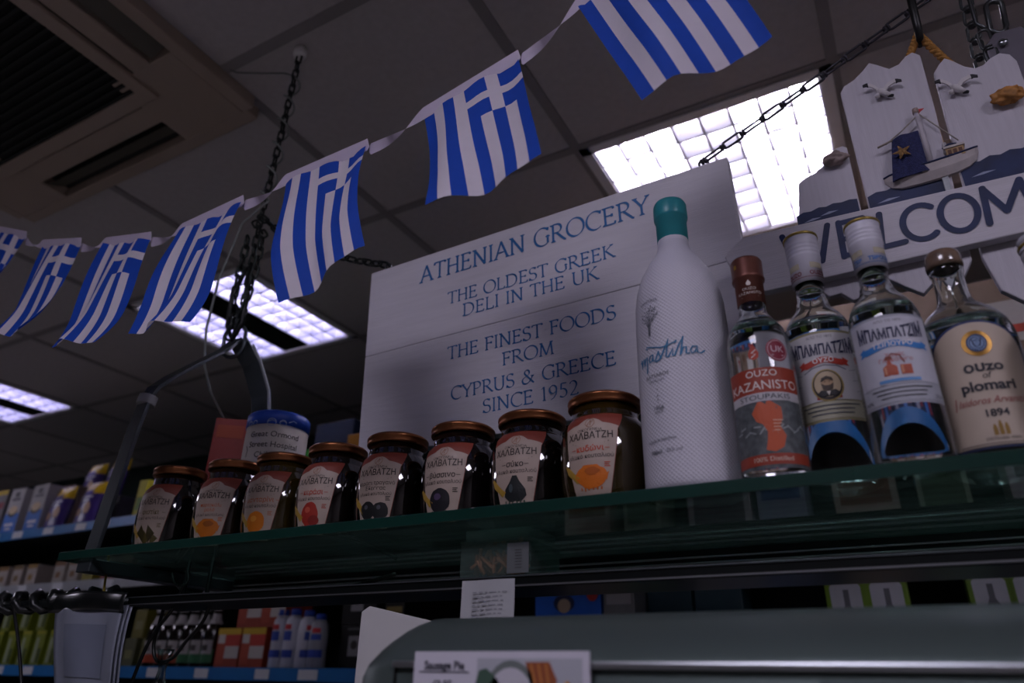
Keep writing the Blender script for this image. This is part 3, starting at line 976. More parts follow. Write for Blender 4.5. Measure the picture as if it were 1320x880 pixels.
# priced card standing on the warmer front
pcx0, pcx1 = at(536, 838, .414).x, at(760, 841, .414).x
pc = thing('price_card', 'white price card reading Sausage Pie with a food picture, on the warmer front', 'price card', ((pcx0 + pcx1) / 2, .414, 1.42))
mp_ = mat('card_paper', 'c3c1cc', .6, var=.03)
MB().box(pcx0, pcx1, .4135, .4148, 1.425, 1.498, mp_).build('card', pc)
pr = MB()
pf = lambda u, v: Vector((pcx0 + u, .4131, 1.498 - v))
pf2 = lambda u, v: Vector((pcx0 + u, .4128, 1.498 - v))
pf3 = lambda u, v: Vector((pcx0 + u, .4125, 1.498 - v))
inkd = ink('2b2d38')
cw_ = pcx1 - pcx0
put_text(pr, 'Sausage Pie', .0235, -.0105, .0070, lambda u, v: pf(u, -v), inkd, weight=.025, squeeze=.95)
pr.add([pf(.0045, .0116), pf(.0425, .0116), pf(.0425, .0123), pf(.0045, .0123)], [(0, 1, 2, 3)], inkd)
put_text(pr, '£2.95', .0225, -.0215, .0068, lambda u, v: pf(u, -v), inkd, weight=.02)
px0, px1_ = .39 * cw_, .965 * cw_
pr.add([pf(px0, .004), pf(px1_, .004), pf(px1_, .07), pf(px0, .07)], [(0, 1, 2, 3)], ink('a7a9b2'))
poly(pr, ell(px0 + .024, .03, .020, .025, 24), pf2, ink('6a7270'))
poly(pr, ell(px0 + .024, .03, .017, .021, 24), pf3, ink('b9b7c0'))
poly(pr, ell(px0 + .007, .022, .008, .010, 12, wob=.3), pf3, ink('40584a'))
poly(pr, [(px0 + .034, .006), (px0 + .05, .006), (px0 + .055, .016), (px0 + .050, .026), (px0 + .040, .028)], pf2, ink('8a4a2c'))
for k in range(3):
    poly(pr, [(px0 + .037 + .005 * k, .007), (px0 + .0385 + .005 * k, .007), (px0 + .0435 + .004 * k, .026), (px0 + .042 + .004 * k, .027)], pf3, ink('b3703c'))
poly(pr, [(px0 + .062, .016), (px0 + .075, .03), (px0 + .07, .042), (px0 + .052, .038)], pf2, ink('9a6234'))
poly(pr, [(px0 + .06, .0165), (px0 + .0622, .0155), (px0 + .053, .038), (px0 + .0505, .037)], pf3, ink('c99a54'))
pr.build('print', pc, recalc=False)

# white card board behind the warmer's left end
wb = MB()
a, b, c_ = at(466, 788, .575), at(476, 781, .575), at(560, 801, .575)
bl = at(468, 880, .575)
wb.prism([(a.x, 1.01), (c_.x, 1.01), (c_.x, c_.z), (b.x, b.z), (a.x, a.z)], .004, mat('white_board', 'bdbcbc', .6, var=.03), lambda u, v, q: Vector((u, .575 + q, v)))
tag(wb.build('card_board', bevel=.0008), 'plain white board standing behind the left end of the food warmer', 'board')

# ------------------------------------------------------------------ the hanging glass shelf
GZ0, GZ1, GYF, GYR = 1.616, 1.627, .56, .80
gx0, gx1 = -1.0, .46
hs = thing('hanging_shelf', 'long green-edged glass shelf with dark metal brackets hung on chains', 'shelf', (-.27, .68, GZ0))
g = MB()
g.box(gx0, gx1, GYF, GYR, GZ0, GZ1, m_pane)
go = g.build('glass_panel', hs, bevel=.0008)
go.data.materials.append(m_edge)
for p in go.data.polygons:
    if abs(p.normal.z) < .5:
        p.material_index = 1
rl = MB()
rl.box(gx0, gx1, .801, .83, 1.590, 1.634, m_darkm)
for x in (-.845, -.80, .44):
    rl.tube([(x, .645, 1.567), (x, .645, 1.617)], .003, m_darkm, 8)
for k in range(4):
    rl.box(gx0, gx1, .7985, .801, 1.607 - .006 * k, 1.6095 - .006 * k, m_alu if k < 3 else m_darkm)
rl.build('rear_rail', hs, bevel=.0006)
LX0 = -.86
ls = MB()
ls.box(LX0, gx1, .58, .655, 1.5459 + .0111, 1.568, mat('lower_shelf_black', '101415', .3, metal=.4, var=.1, scale=15))
lo = ls.build('lower_shelf', hs, bevel=.0012)
MB().box(LX0, gx1, .5785, .5798, 1.5578, 1.5592, m_alu).box(LX0, gx1, .5785, .5798, 1.5662, 1.5674, m_grey).build('edge_trim', lo)
# left bracket: front arm, bend and rear arm of flat bar
m_bar = mat('bracket_bar', '3c4347', .4, metal=.5, var=.15, scale=25)


def flatbar(mb, path, wd, th, m, side):
    """A flat bar along path; side is the direction of its width."""
    n = len(path)
    vs, fs = [], []
    for i, p in enumerate(path):
        p = Vector(p)
        t = (Vector(path[min(i + 1, n - 1)]) - Vector(path[max(i - 1, 0)])).normalized()
        s = side[i] if isinstance(side, list) else side
        s = (Vector(s) - t * Vector(s).dot(t)).normalized()
        q = t.cross(s)
        for a, b in ((-1, -1), (1, -1), (1, 1), (-1, 1)):
            vs.append(p + s * a * wd / 2 + q * b * th / 2)
    for i in range(n - 1):
        for k in range(4):
            l = (k + 1) % 4
            fs.append((4 * i + k, 4 * i + l, 4 * i + 4 + l, 4 * i + 4 + k))
    fs += [(3, 2, 1, 0), tuple(4 * (n - 1) + k for k in range(4))]
    mb.add(vs, fs, m)


BX = -.948
apex = Vector((BX - .008, .731, 2.005))
fa = MB()
flatbar(fa, [(BX, .5700, 1.600), (BX, .578, 1.70), (BX, .586, 1.80), (BX, .592, 1.846), (BX, .600, 1.868), (BX, .622, 1.893), (BX, .665, 1.935), (BX, .706, 1.975), apex], .024, .006, m_bar,
        [(1, 0, 0)] * 4 + [(1, .1, 0)] * 2 + [(1, .2, .1)] * 3)
fa.tube([(BX + .0, .5935, 1.838), (BX, .5955, 1.852)], .0135, ink('9a9c9e'), 10)
br = fa.build('front_arm', hs, bevel=.0006)
ra = MB()
flatbar(ra, [apex + Vector((0, .004, 0)), (BX, .765, 1.972), (BX + .003, .795, 1.92), (BX + .004, .806, 1.86), (BX + .004, .815, 1.75), (BX + .004, .815, 1.634)], .034, .006, m_bar,
        [(1, .3, 0), (1, .4, 0), (1, .3, 0), (1, .1, 0), (1, 0, 0), (1, 0, 0)])
ra.build('rear_arm', hs, bevel=.0006)
cb = MB()
cb.box(BX - .014, BX + .014, .566, .83, 1.6, 1.6155, m_bar)
cb.build('cross_bar', hs, bevel=.001)
# right bracket plate
rb = MB()
q0 = at(1296, 48, .765)
rb.prism([(q0.x - .018, 1.634), (q0.x + .032, 1.634), (q0.x + .032, q0.z - .01), (q0.x + .02, q0.z + .018), (q0.x - .006, q0.z + .02), (q0.x - .018, q0.z + .006)], .006,
         mat('plate_grey', '6a6670', .45, metal=.35, var=.1, scale=30), lambda u, v, q: Vector((u, .805 + q - .03 * min(1, (v - 1.634) / .5), v)))
pl = rb.build('rear_arm', hs, bevel=.0015)
sc_ = MB()
sp = at(1293, 54, .772)
sc_.lathe([(0, -.0015), (.0045, -.0015), (.005, 0), (.0035, .0018), (0, .002)], m_alu, 14)
for i, v in enumerate(sc_.v):
    sc_.v[i] = (sp.x + v[0], sp.y - v[2], sp.z + v[1])
sc_.box(sp.x - .004, sp.x + .004, sp.y - .0024, sp.y - .0018, sp.z - .0005, sp.z + .0005, m_black)
sc_.build('screw', pl)
fb = MB()
flatbar(fb, [(.43, .5700, 1.600), (.43, .59, 1.846), (.43, .64, 1.91), (.36, .74, 2.02)], .024, .006, m_bar, (1, 0, 0))
fb.build('front_arm', hs, bevel=.0006)


# ------------------------------------------------------------------ chains
def link_path(c, ax, side, L, W):
    pts = []
    for k in range(16):
        a = 2 * pi * k / 16
        x = cos(a) * W / 2
        y = sin(a) * W / 2 + (L / 2 - W / 2) * (1 if sin(a) > 0 else -1)
        pts.append(c + side * x + ax * y)
    return pts


def chain(mb, path, pitch, W, r, m, start=0):
    """Interlocked links along a polyline."""
    path = [Vector(p) for p in path]
    seg = [(path[i + 1] - path[i]).length for i in range(len(path) - 1)]
    tot = sum(seg)
    n = max(1, int(round(tot / pitch)))
    for k in range(n):
        s = (k + .5) * tot / n
        i = 0
        while i < len(seg) - 1 and s > seg[i]:
            s -= seg[i]
            i += 1
        d = (path[i + 1] - path[i]).normalized()
        c = path[i] + d * s
        a = d.cross(Vector((.35, 1, .2))).normalized()
        b = d.cross(a)
        side = (a + b).normalized() if (k + start) % 2 else (a - b).normalized()
        mb.tube(link_path(c, d, side, tot / n + 2.6 * r, W), r, m, 6, closed=True)


def knot_chain(mb, path, pitch, W, r, m):
    """Flat long links joined by twisted knots."""
    path = [Vector(p) for p in path]
    seg = [(path[i + 1] - path[i]).length for i in range(len(path) - 1)]
    tot = sum(seg)
    n = max(1, int(round(tot / pitch)))

    def on(s):
        i = 0
        while i < len(seg) - 1 and s > seg[i]:
            s -= seg[i]
            i += 1
        d = (path[i + 1] - path[i]).normalized()
        return path[i] + d * s, d
    for k in range(n):
        c, d = on((k + .5) * tot / n)
        a = d.cross(Vector((.2, 1, -.45 + .5 * (k % 2)))).normalized()
        mb.tube(link_path(c, d, a, tot / n * .98, W), r, m, 6, closed=True)
        c, d = on(k * tot / n)
        b = d.cross(a)
        for q in (-1, 1):
            mb.tube([c + d * (q * r * 1.1) + (a * cos(t * pi / 5) + b * sin(t * pi / 5)) * r * 2.0 for t in range(10)], r * .95, m, 6, closed=True)


def hook(mb, p, m):
    mb.tube([p + Vector((0, 0, 0)), p + Vector((0, 0, -.02)), p + Vector((.008, 0, -.03)), p + Vector((.012, 0, -.02))], .0025, m, 8)


hx, hy = -.946, .733
lc = thing('hanging_chain', 'dark double-strand chain hanging from the white ceiling hook to the left shelf bracket', 'chain', (hx, hy, CZ - .03))
cupm = MB()
cupm.lathe([(0, CZ - .024), (.013, CZ - .024), (.014, CZ - .02), (.014, CZ - .004), (0, CZ - .004)], m_white, 20, (hx, hy, 0))
cupm.build('ceiling_hook', lc)
top = Vector((hx, hy, CZ - .022))
mc = mat('dark_chain', '2c3130', .4, metal=.8, var=.2, scale=50)
c1 = MB()
chain(c1, [top, (hx - .008, hy, 2.43), (hx - .016, hy, 2.25), apex + Vector((.0, 0, .03))], .021, .011, .0021, mc)
c1.build('chain_strand', lc)
c2 = MB()
chain(c2, [(hx - .018, hy - .01, 2.25), (hx + .016, hy - .012, 2.21), (hx + .014, hy - .012, 2.13), (hx + .004, hy - .012, 2.05), apex + Vector((.004, -.008, .012))], .021, .012, .0023, mc)
chain(c2, [(hx - .03, hy - .008, 2.22), (hx - .028, hy - .012, 2.1), (hx - .012, hy - .014, 2.03), apex + Vector((-.006, -.012, .0))], .021, .012, .0023, mc, 1)
c2.build('chain_strand', lc)
kb = MB()
kb.tube([(hx - .022, hy - .004, 2.15), (hx - .030, hy - .014, 2.09), (hx - .026, hy - .014, 2.03), (hx - .008, hy - .012, 2.0), (hx + .008, hy - .012, 2.03), (hx + .006, hy - .012, 2.09), (hx - .008, hy - .006, 2.15)], .004, m_black, 8, closed=True)
kb.tube(link_path(apex + Vector((0, -.004, -.004)), Vector((0, 0, 1)), Vector((.9, .3, 0)).normalized(), .06, .04), .0035, m_bar, 8, closed=True)
kb.build('snap_hook', lc)
# grey cable wound round the chain, up to the air conditioner
wr = MB()
pts = []
for k in range(80):
    t = k / 79
    a = t * 5 * 2 * pi
    pts.append((hx - .014 * t + .0125 * cos(a), hy + .0125 * sin(a), 2.60 - t * .30))
wr.tube([(-1.125, .70, CZ - .006), (-1.11, .71, CZ - .012), (-1.06, .735, CZ - .015), (-1.0, .745, CZ - .035), (-.958, .736, CZ - .07)] + pts +
        [(hx - .030, hy - .026, 2.24), (hx - .05, hy - .034, 2.12), (hx - .05, hy - .036, 2.02), (BX - .05, .71, 1.96), (BX - .05, .735, 1.915), (BX - .035, .765, 1.87), (BX - .03, .79, 1.84)], .0022, mat('grey_cable', '7a7f7c', .5), 6)
tag(wr.build('electric_cable'), 'thin grey cable wound round the hanging chain up to the ceiling', 'cable')
wl = MB()
wl.tube([(BX + .030, .735, 1.99), (BX + .034, .755, 1.965), (BX + .042, .776, 1.92), (BX + .046, .782, 1.88), (BX + .046, .788, 1.84)], .0028, mat('pale_cable', '8b8f94', .35, metal=.3), 6)
tag(wl.build('electric_cable'), 'thicker pale cable running down beside the wide rear bracket arm', 'cable')

# ------------------------------------------------------------------ the grocery sign
SO = Vector((-.686, .768, 1.769))
su = Vector((cos(radians(-.272)), sin(radians(-.272)), 0))
sn = Vector((-su.y, su.x, 0))
sup = Vector((0, 0, 1)) * cos(radians(1.877)) - sn * sin(radians(1.877))
cr_, sr_ = cos(radians(1.224)), sin(radians(1.224))
su, sup = su * cr_ + sup * sr_, -su * sr_ + sup * cr_
sn = -(su.cross(sup))          # away from the viewer
SP = lambda u, v, q=0.0: SO + su * u + sup * v + sn * q
m_board = mat('painted_board', 'd2cfd6', .55, var=.04, scale=12, stretch=(1.2, 8, 14), bump=.25, bscale=60)
sg = thing('shop_sign', 'white painted wooden sign with blue Roman lettering hung over the jam jars', 'sign', SP(.289, 0, .01))
sb = MB()
for v0, v1, kx in ((0, .1625, 0), (.1629, .312, 0)):
    sb.prism([(0, v0), (.579, v0), (.579, v1), (0, v1)], .018, m_board, SP)
sb.build('board', sg, bevel=.0015)
m_let = mat('sign_blue', '2266a2', .5, var=.12, scale=150)
for s, u0, u1, v, cap in (('ATHENIAN GROCERY', .101, .473, .2635, .0295), ('THE OLDEST GREEK', .153, .419, .2130, .0205), ('DELI IN THE UK', .180, .394, .1865, .0205),
                          ('THE FINEST FOODS', .155, .414, .1230, .0205), ('FROM', .245, .325, .0945, .0195), ('CYPRUS & GREECE', .162, .409, .0608, .0195), ('SINCE 1952', .214, .356, .0322, .0195)):
    l = MB()
    roman(l, s, u0, u1, v, cap, lambda a, b: SP(a, b, -.0005 - .0003 * ((len(l.f) * 7) % 97) / 97), m_let)
    l.build('lettering', sg, recalc=False)
ey = MB()
for u in (.0265, .5475):
    p = SP(u, .312, .009)
    ey.tube(link_path(p + Vector((0, 0, .006)), Vector((0, 0, 1)), Vector((1, 0, 0)), .018, .012), .0016, m_chain, 6, closed=True)
ey.build('screw_eye', sg)
cl = MB()
chain(cl, [SP(.0265, .312, .009) + Vector((0, 0, .012)), (-.74, .775, 2.128), (-.83, .765, 2.168), (-.92, .748, 2.228), (hx - .02, hy, 2.27)], .0225, .012, .0022, mc)
tag(cl.build('sign_chain'), 'dark chain running from the sign top left corner to the hanging chain', 'chain')
cr = MB()
pe = SP(.5475, .312, .009) + Vector((0, 0, .012))
far = Vector((.885, .785, CZ))
mid = [pe + (far - pe) * t + Vector((0, 0, -.03 * sin(pi * t))) for t in (0, .15, .3, .45, .6, .75, .9, 1)]
knot_chain(cr, mid, .030, .0120, .0017, mat('twist_chain', '45444c', .35, metal=.85, var=.15, scale=60))
tag(cr.build('sign_chain'), 'long-linked chain slanting from the sign top right corner up past the lit ceiling panel', 'chain')
rc = MB()
q1, q2 = at(1263, 76, .79), at(1245, 0, .79)
knot_chain(rc, [(q1.x, q1.y, q1.z - .05), q1, q2, (q2.x, q2.y + .0, CZ)], .026, .012, .0018, m_chain)
knot_chain(rc, [q1 + Vector((.010, -.012, -.06)), q1 + Vector((.008, -.012, .03))], .026, .012, .0018, m_chain)
rcq = at(1284, 22, .785)
rc.tube(link_path(rcq, Vector((.12, 0, 1)).normalized(), Vector((.9, .3, 0)).normalized(), .05, .018), .0032, m_chain, 8, closed=True)
rc.tube([rcq + Vector((-.009, 0, -.02)), rcq + Vector((-.02, 0, 0)), rcq + Vector((-.017, 0, .06)), (q2.x + .01, q2.y, q2.z + .12)], .0025, m_chain, 6)
tag(rc.build('hanging_chain'), 'bright steel chain at the top right behind the welcome sign pickets', 'chain')

# ------------------------------------------------------------------ the welcome sign
ws = thing('welcome_sign', 'white wooden welcome sign of seaside pickets with sailboat and gulls', 'sign', (.11, .72, 1.81))
m_pick = mat('picket_paint', 'bdb9c2', .6, var=.05, scale=14, stretch=(16, 8, 1.2), bump=.2, bscale=50)
m_navy = mat('navy_paint', '17264e', .55, var=.25, scale=60)
YP, TP = .727, .009
PK = lambda u, v, q: Vector((u, YP + q, v))
pk = [
    [(-.040, 1.868), (-.046, 1.93), (-.036, 2.003), (-.028, 2.008), (-.018, 2.011), (-.008, 2.017), (.001, 2.028), (.009, 2.036), (.0165, 2.037), (.0205, 2.033), (.0195, 1.86), (.008, 1.845), (-.006, 1.842), (-.016, 1.853), (-.028, 1.852)],
    [(.0275, 1.86), (.027, 2.112), (.032, 2.120), (.044, 2.125), (.055, 2.134), (.063, 2.1425), (.071, 2.135), (.081, 2.124), (.091, 2.126), (.099, 2.134), (.107, 2.137), (.1135, 2.129), (.1115, 2.05), (.103, 1.86), (.092, 1.842), (.080, 1.832), (.068, 1.845), (.056, 1.834), (.042, 1.846)],
    [(.1115, 1.86), (.1205, 2.098), (.127, 2.107), (.134, 2.114), (.141, 2.106), (.149, 2.094), (.157, 2.087), (.165, 2.088), (.173, 2.094), (.182, 2.097), (.190, 2.091), (.1935, 2.08), (.190, 1.85), (.178, 1.822), (.163, 1.835), (.149, 1.812), (.133, 1.806), (.118, 1.822)],
    [(.2015, 1.86), (.2025, 2.02), (.215, 2.04), (.235, 2.03), (.255, 2.0), (.262, 1.99), (.262, 1.86), (.245, 1.838), (.225, 1.846)],
]
wav = [(0, .5), (.12, .8), (.25, .7), (.38, .95), (.5, .8), (.62, 1), (.75, .85), (.88, .95), (1, .8)]
for k, pts in enumerate(pk):
    mb = MB()
    mb.prism(pts, TP, m_pick, PK)
    o = mb.build('picket', ws, bevel=.0012)
    xa, xb = ((-.0445, .0185), (.0285, .1035), (.116, .1890), (.2035, .261))[k]
    hi = (1.964, 1.966, 1.973, 1.97)[k]
    bd = MB()
    up = [(xa + (xb - xa) * t, 1.945 + (hi - 1.945) * (.45 + .55 * y)) for t, y in wav]
    bd.add([(u, YP - .0005, v) for u, v in up] + [(u, YP - .0005, 1.925) for u, v in reversed(up)], [tuple(range(len(up) * 2))], m_navy)
    for q in range((2, 1, 1, 1)[k]):
        x0 = xa + (xb - xa) * (.1 + .28 * q)
        x1 = min(x0 + (xb - xa) * .3, xb - .001)
        y = 1.9455 + .0035 * (q % 2) + (hi - 1.958) * .4
        bd.add([(x0, YP - .0009, y), ((x0 + x1) / 2, YP - .0009, y + .0002), (x1, YP - .0009, y + .002), ((x0 + x1) / 2, YP - .0009, y + .0032)], [(0, 1, 2, 3)], ink('8f97b4'))
    bd.build('wave_band', o, recalc=False)
# back battens joining the pickets
bt = MB()
bt.box(-.035, .26, YP + TP, YP + TP + .006, 1.90, 1.918, m_pick)
bt.box(.035, .26, YP + TP, YP + TP + .006, 2.0, 2.012, m_card)
bt.build('batten', ws)
dw = MB()
dw.box(.0985, .104, YP - .003, YP - .0005, 1.925, 1.964, m_alu)
dw.box(.1005, .1105, YP + .001, YP + .007, 1.97, 2.07, mat('tan_stick', 'a58c72', .7))
dw.build('dowel', ws)
# the name board
nb = MB()
NP = lambda u, v, q: Vector((u, .714 + q, v))
nb.prism([(-.126, 1.922), (-.1225, 1.9275), (-.103, 1.942), (-.09, 1.9415), (.28, 1.9315), (.28, 1.8715), (-.085, 1.8675), (-.108, 1.872), (-.1235, 1.914)], .0125,
         mat('name_board_paint', 'c4c0c8', .6, var=.05, scale=14, stretch=(1.2, 8, 16), bump=.25, bscale=50), NP)
no = nb.build('name_board', ws, bevel=.0015)
nl = MB()
nf = lambda u, v: Vector((u, .7134 - .00004 * len(nl.f) / 10, v))
b0, t0 = 1.888, 1.9295
wd_ = .0062
for st in ([(-.062, t0), (-.051, b0)], [(-.051, b0), (-.040, t0 - .006)], [(-.040, t0 - .006), (-.027, b0)], [(-.027, b0), (-.0155, t0 + .0005)],
           [(-.0055, b0 - .001), (-.0045, t0)], [(-.0045, t0 - .001), (.0185, t0 - .001)], [(-.005, 1.908), (.011, 1.908)], [(-.0055, b0), (.017, b0 + .001)],
           [(.0305, b0), (.0345, t0 - .002)], [(.0305, b0), (.0515, b0 + .0005)],
           [(.0695 + .0165 * cos(radians(a)), 1.9065 + .020 * sin(radians(a))) for a in range(48, 316, 10)],
           [(.102 + .0155 * cos(radians(a)), 1.9065 + .0205 * sin(radians(a))) for a in range(0, 361, 12)],
           [(.1235, b0 - .001), (.1265, t0 - .002)], [(.1265, t0 - .003), (.140, 1.8965)], [(.140, 1.8965), (.157, t0 - .002)], [(.157, t0 - .002), (.1605, b0 - .001)],
           [(.174, b0), (.175, t0)], [(.175, t0 - .001), (.195, t0 - .001)], [(.1745, 1.908), (.19, 1.908)], [(.174, b0), (.195, b0 + .001)]):
    stroke(nl, st, wd_, nf, m_navy)
nl.build('lettering', no, recalc=False)


# gulls
def gull(cx, cz, s):
    root = MB()
    mw, mk = ink('c9c4c6'), ink('1c1c22')
    y = YP - .004
    body = [(cx - .001 * s, y, cz + .001 * s), (cx + .001 * s, y - .002, cz - .003 * s), (cx + .004 * s, y - .001, cz - .006 * s), (cx + .0075 * s, y, cz - .0085 * s)]
    root.tube(body, [.0016 * s, .0032 * s, .0026 * s, .0012 * s], mw, 10)
    root.tube([(cx + .0055 * s, y, cz - .0075 * s), (cx + .009 * s, y, cz - .0095 * s)], [.0018 * s, .0012 * s], mk, 8)
    root.tube([(cx - .0045 * s, y - .001, cz - .0055 * s), (cx - .001 * s, y - .0015, cz - .005 * s)], [.0012 * s, .0026 * s], mw, 8)

    def wing(pts, w0):
        vs, fs = [], []
        n = len(pts)
        for i, (a, b) in enumerate(pts):
            ww = w0 * (1 - .55 * i / (n - 1))
            for dv, dy in ((ww / 2, 0), (-ww / 2, 0), (-ww / 2, .0016), (ww / 2, .0016)):
                vs.append((cx + a * s, y - .0015 + dy - .0008 * i, cz + b * s + dv * s))
        for i in range(n - 1):
            for k in range(4):
                l = (k + 1) % 4
                fs.append((4 * i + k, 4 * i + l, 4 * i + 4 + l, 4 * i + 4 + k))
        fs += [(0, 1, 2, 3), tuple(4 * (n - 1) + k for k in (3, 2, 1, 0))]
        return vs, fs
    for pts in ([(-.0005, 0), (-.003, .0045), (-.006, .0075), (-.009, .0080)], [(.003, -.002), (.007, .0025), (.0115, .0035), (.0145, .0025)]):
        vs, fs = wing(pts, .0055)
        root.add(vs, fs, mw, False)
        p, q = pts[-2], pts[-1]
        tip = [((p[0] + q[0]) / 2, (p[1] + q[1]) / 2), q, (q[0] + (q[0] - p[0]) * .9, q[1] + (q[1] - p[1]) * .9 - .001)]
        vs, fs = wing(tip, .0044)
        vs = [(a, b - .0022, c) for a, b, c in vs]
        root.add(vs, fs, mk, False)
    o = root.build('seagull', ws)
    o['label'] = 'white gull ornament with black wing tips'


gull(.0655, 2.0935, 1.32)
gull(.1325, 2.0675, 1.32)


def lump(name, c, r, m, lab, sq=(1, .7, 1), seed=1, amp=.35):
    bm = bmesh.new()
    bmesh.ops.create_icosphere(bm, subdivisions=4, radius=1)
    mb = MB()
    for v in bm.verts:
        p = v.co.copy()
        d = 1 + amp * mnoise.noise(p * 2.2 + Vector((seed * 7.1, 0, 0))) + .12 * mnoise.noise(p * 6 + Vector((0, seed, 0))) + .07 * sin(9 * p.z + 3 * p.x)
        v.co = Vector((p.x * sq[0], p.y * sq[1], p.z * sq[2])) * d * r
    mb.add([(v.co + Vector(c)) for v in bm.verts], [tuple(q.index for q in f.verts) for f in bm.faces], m, True)
    bm.free()
    o = mb.build(name, ws)
    o['label'] = lab
    return o


lump('sea_shell', (.0060, YP - .006, 2.0175), .0100, mat('shell_grey', '93837e', .6, var=.3, scale=120), 'pinkish grey sea shell', (1.25, .7, .8), 2)
lump('sea_shell', (.1735, YP - .007, 2.0335), .0105, mat('shell_ochre', 'a8733a', .6, var=.35, scale=120), 'ochre brown sea shell', (1.3, .7, .85), 5)

# sailboat ornament
sbt = bpy.data.objects.new('sailboat', None)
COL.objects.link(sbt)
sbt.parent = ws
sbt['label'] = 'model sailboat with blue net sail'
hm = MB()
m_hull = mat('hull_white', 'b0a8a8', .6, var=.1, scale=100)
vs, fs = [], []
xs = [.0475, .053, .062, .078, .095, .112, .125, .1325, .136]
dk = [1.9765, 1.976, 1.9757, 1.9758, 1.9765, 1.9785, 1.981, 1.984, 1.9865]
kl = [1.9715, 1.9625, 1.9585, 1.958, 1.9585, 1.9605, 1.9645, 1.9705, 1.980]
yw = [.002, .006, .009, .0105, .0105, .0095, .0075, .0045, .001]
for x, d, k, y in zip(xs, dk, kl, yw):
    vs += [(x, YP, d), (x, YP - y, d), (x, YP - y * .85, (d + k * 1.2) / 2.2), (x, YP - y * .4, k), (x, YP, k)]
for i in range(len(xs) - 1):
    for j in range(4):
        fs.append((5 * i + j, 5 * i + j + 1, 5 * i + 6 + j, 5 * i + 5 + j))
    fs.append((5 * i + 4, 5 * i, 5 * i + 5, 5 * i + 9))
hm.add(vs, fs, m_hull, False)
hm.tube([(x, YP - y - .0002, d + .0002) for x, d, y in zip(xs, dk, yw)], .0011, m_navy, 6)
hm.build('hull', sbt)
ma = MB()
ma.tube([(.0925, YP - .008, 1.975), (.0925, YP - .008, 2.048)], [.0028, .0024], ink('b7b1b8'), 12)
ma.tube([(.0925, YP - .008, 2.0445), (.0925, YP - .008, 2.0505)], [.0034, .003], ink('a5938c'), 12)
ma.build('mast', sbt)
m_net = mat('sail_net', '2c3058', .9, var=.3, scale=400, bump=.8, bscale=900)
sa = MB()
sa.grid(lambda u, v: Vector((.0545 + .035 * u + .009 * (1 - u) * v, YP - .009 - .003 * sin(pi * u) - .001 * sin(9 * u + 5 * v), 1.9655 + .0105 * (1 - u) * 0 + .0530 * v + .002 * u)), 14, 14, m_net)
sa.grid(lambda u, v: Vector((.0545 + .035 * u + .009 * (1 - u) * v, YP - .0075 - .003 * sin(pi * u), 1.9655 + .0530 * v + .002 * u)), 14, 14, m_net)
sa.build('sail', sbt)
rg = MB()
m_cord = mat('cord', '9c9690', .8, var=.2, scale=300)
rg.tube([(.0925, YP - .009, 2.0455), (.1215, YP - .007, 1.996)], .0008, m_cord, 6)
rg.tube([(.0925, YP - .009, 2.0405), (.075, YP - .009, 2.0265), (.057, YP - .009, 2.0145)], .0009, m_cord, 6)
rg.tube([(.049, YP - .009, 2.0135), (.064, YP - .0095, 2.0175)], .0013, ink('8d8378'), 6)
rg.build('rigging', sbt)
pn = MB()
pn.add([(.0945, YP - .009, 2.0488), (.1005, YP - .0105, 2.0465), (.0945, YP - .009, 2.0432), (.0945, YP - .0083, 2.0488), (.1005, YP - .0098, 2.0465), (.0945, YP - .0083, 2.0432)], [(0, 1, 2), (5, 4, 3), (0, 3, 4, 1), (1, 4, 5, 2), (2, 5, 3, 0)], ink('b8242c'))
pn.build('pennant', sbt)
cbn = MB()
cbn.box(.108, .124, YP - .008, YP - .001, 1.978, 1.9885, mat('cabin_tan', 'a08560', .7, var=.2, scale=200))
for k in range(3):
    cbn.box(.1095 + .0048 * k, .1127 + .0048 * k, YP - .0087, YP - .008, 1.9812, 1.9862, ink('5c3a2a'))
cbn.box(.1065, .1255, YP - .0092, YP, 1.9886, 1.9912, ink('b8b1ae'))
cbn.tube([(.106, YP - .006, 1.9915), (.112, YP - .007, 1.9945), (.119, YP - .006, 1.9935)], .0012, m_navy, 6)
cbn.tube([(.1085, YP - .005, 1.985), (.1085, YP - .005, 1.9985)], .0022, ink('aaa6a8'), 10)
cbn.build('cabin', sbt)
stf = MB()
sx, sz, sy = .0695, 1.9955, YP - .0148
vs = [(sx, sy - .0022, sz)]
for k in range(10):
    a = pi / 2 + .25 + k * pi / 5
    r_ = .0125 if k % 2 == 0 else .0042
    vs.append((sx + r_ * cos(a), sy + (.0004 if k % 2 == 0 else -.0006), sz + r_ * sin(a)))
vs.append((sx, sy + .0015, sz))
stf.add(vs, [(0, 1 + k, 1 + (k + 1) % 10) for k in range(10)] + [(11, 1 + (k + 1) % 10, 1 + k) for k in range(10)], mat('starfish', '86663e', .8, var=.3, scale=300, bump=.6, bscale=600))
sto = stf.build('starfish', sbt, bevel=.0008, subsurf=0)
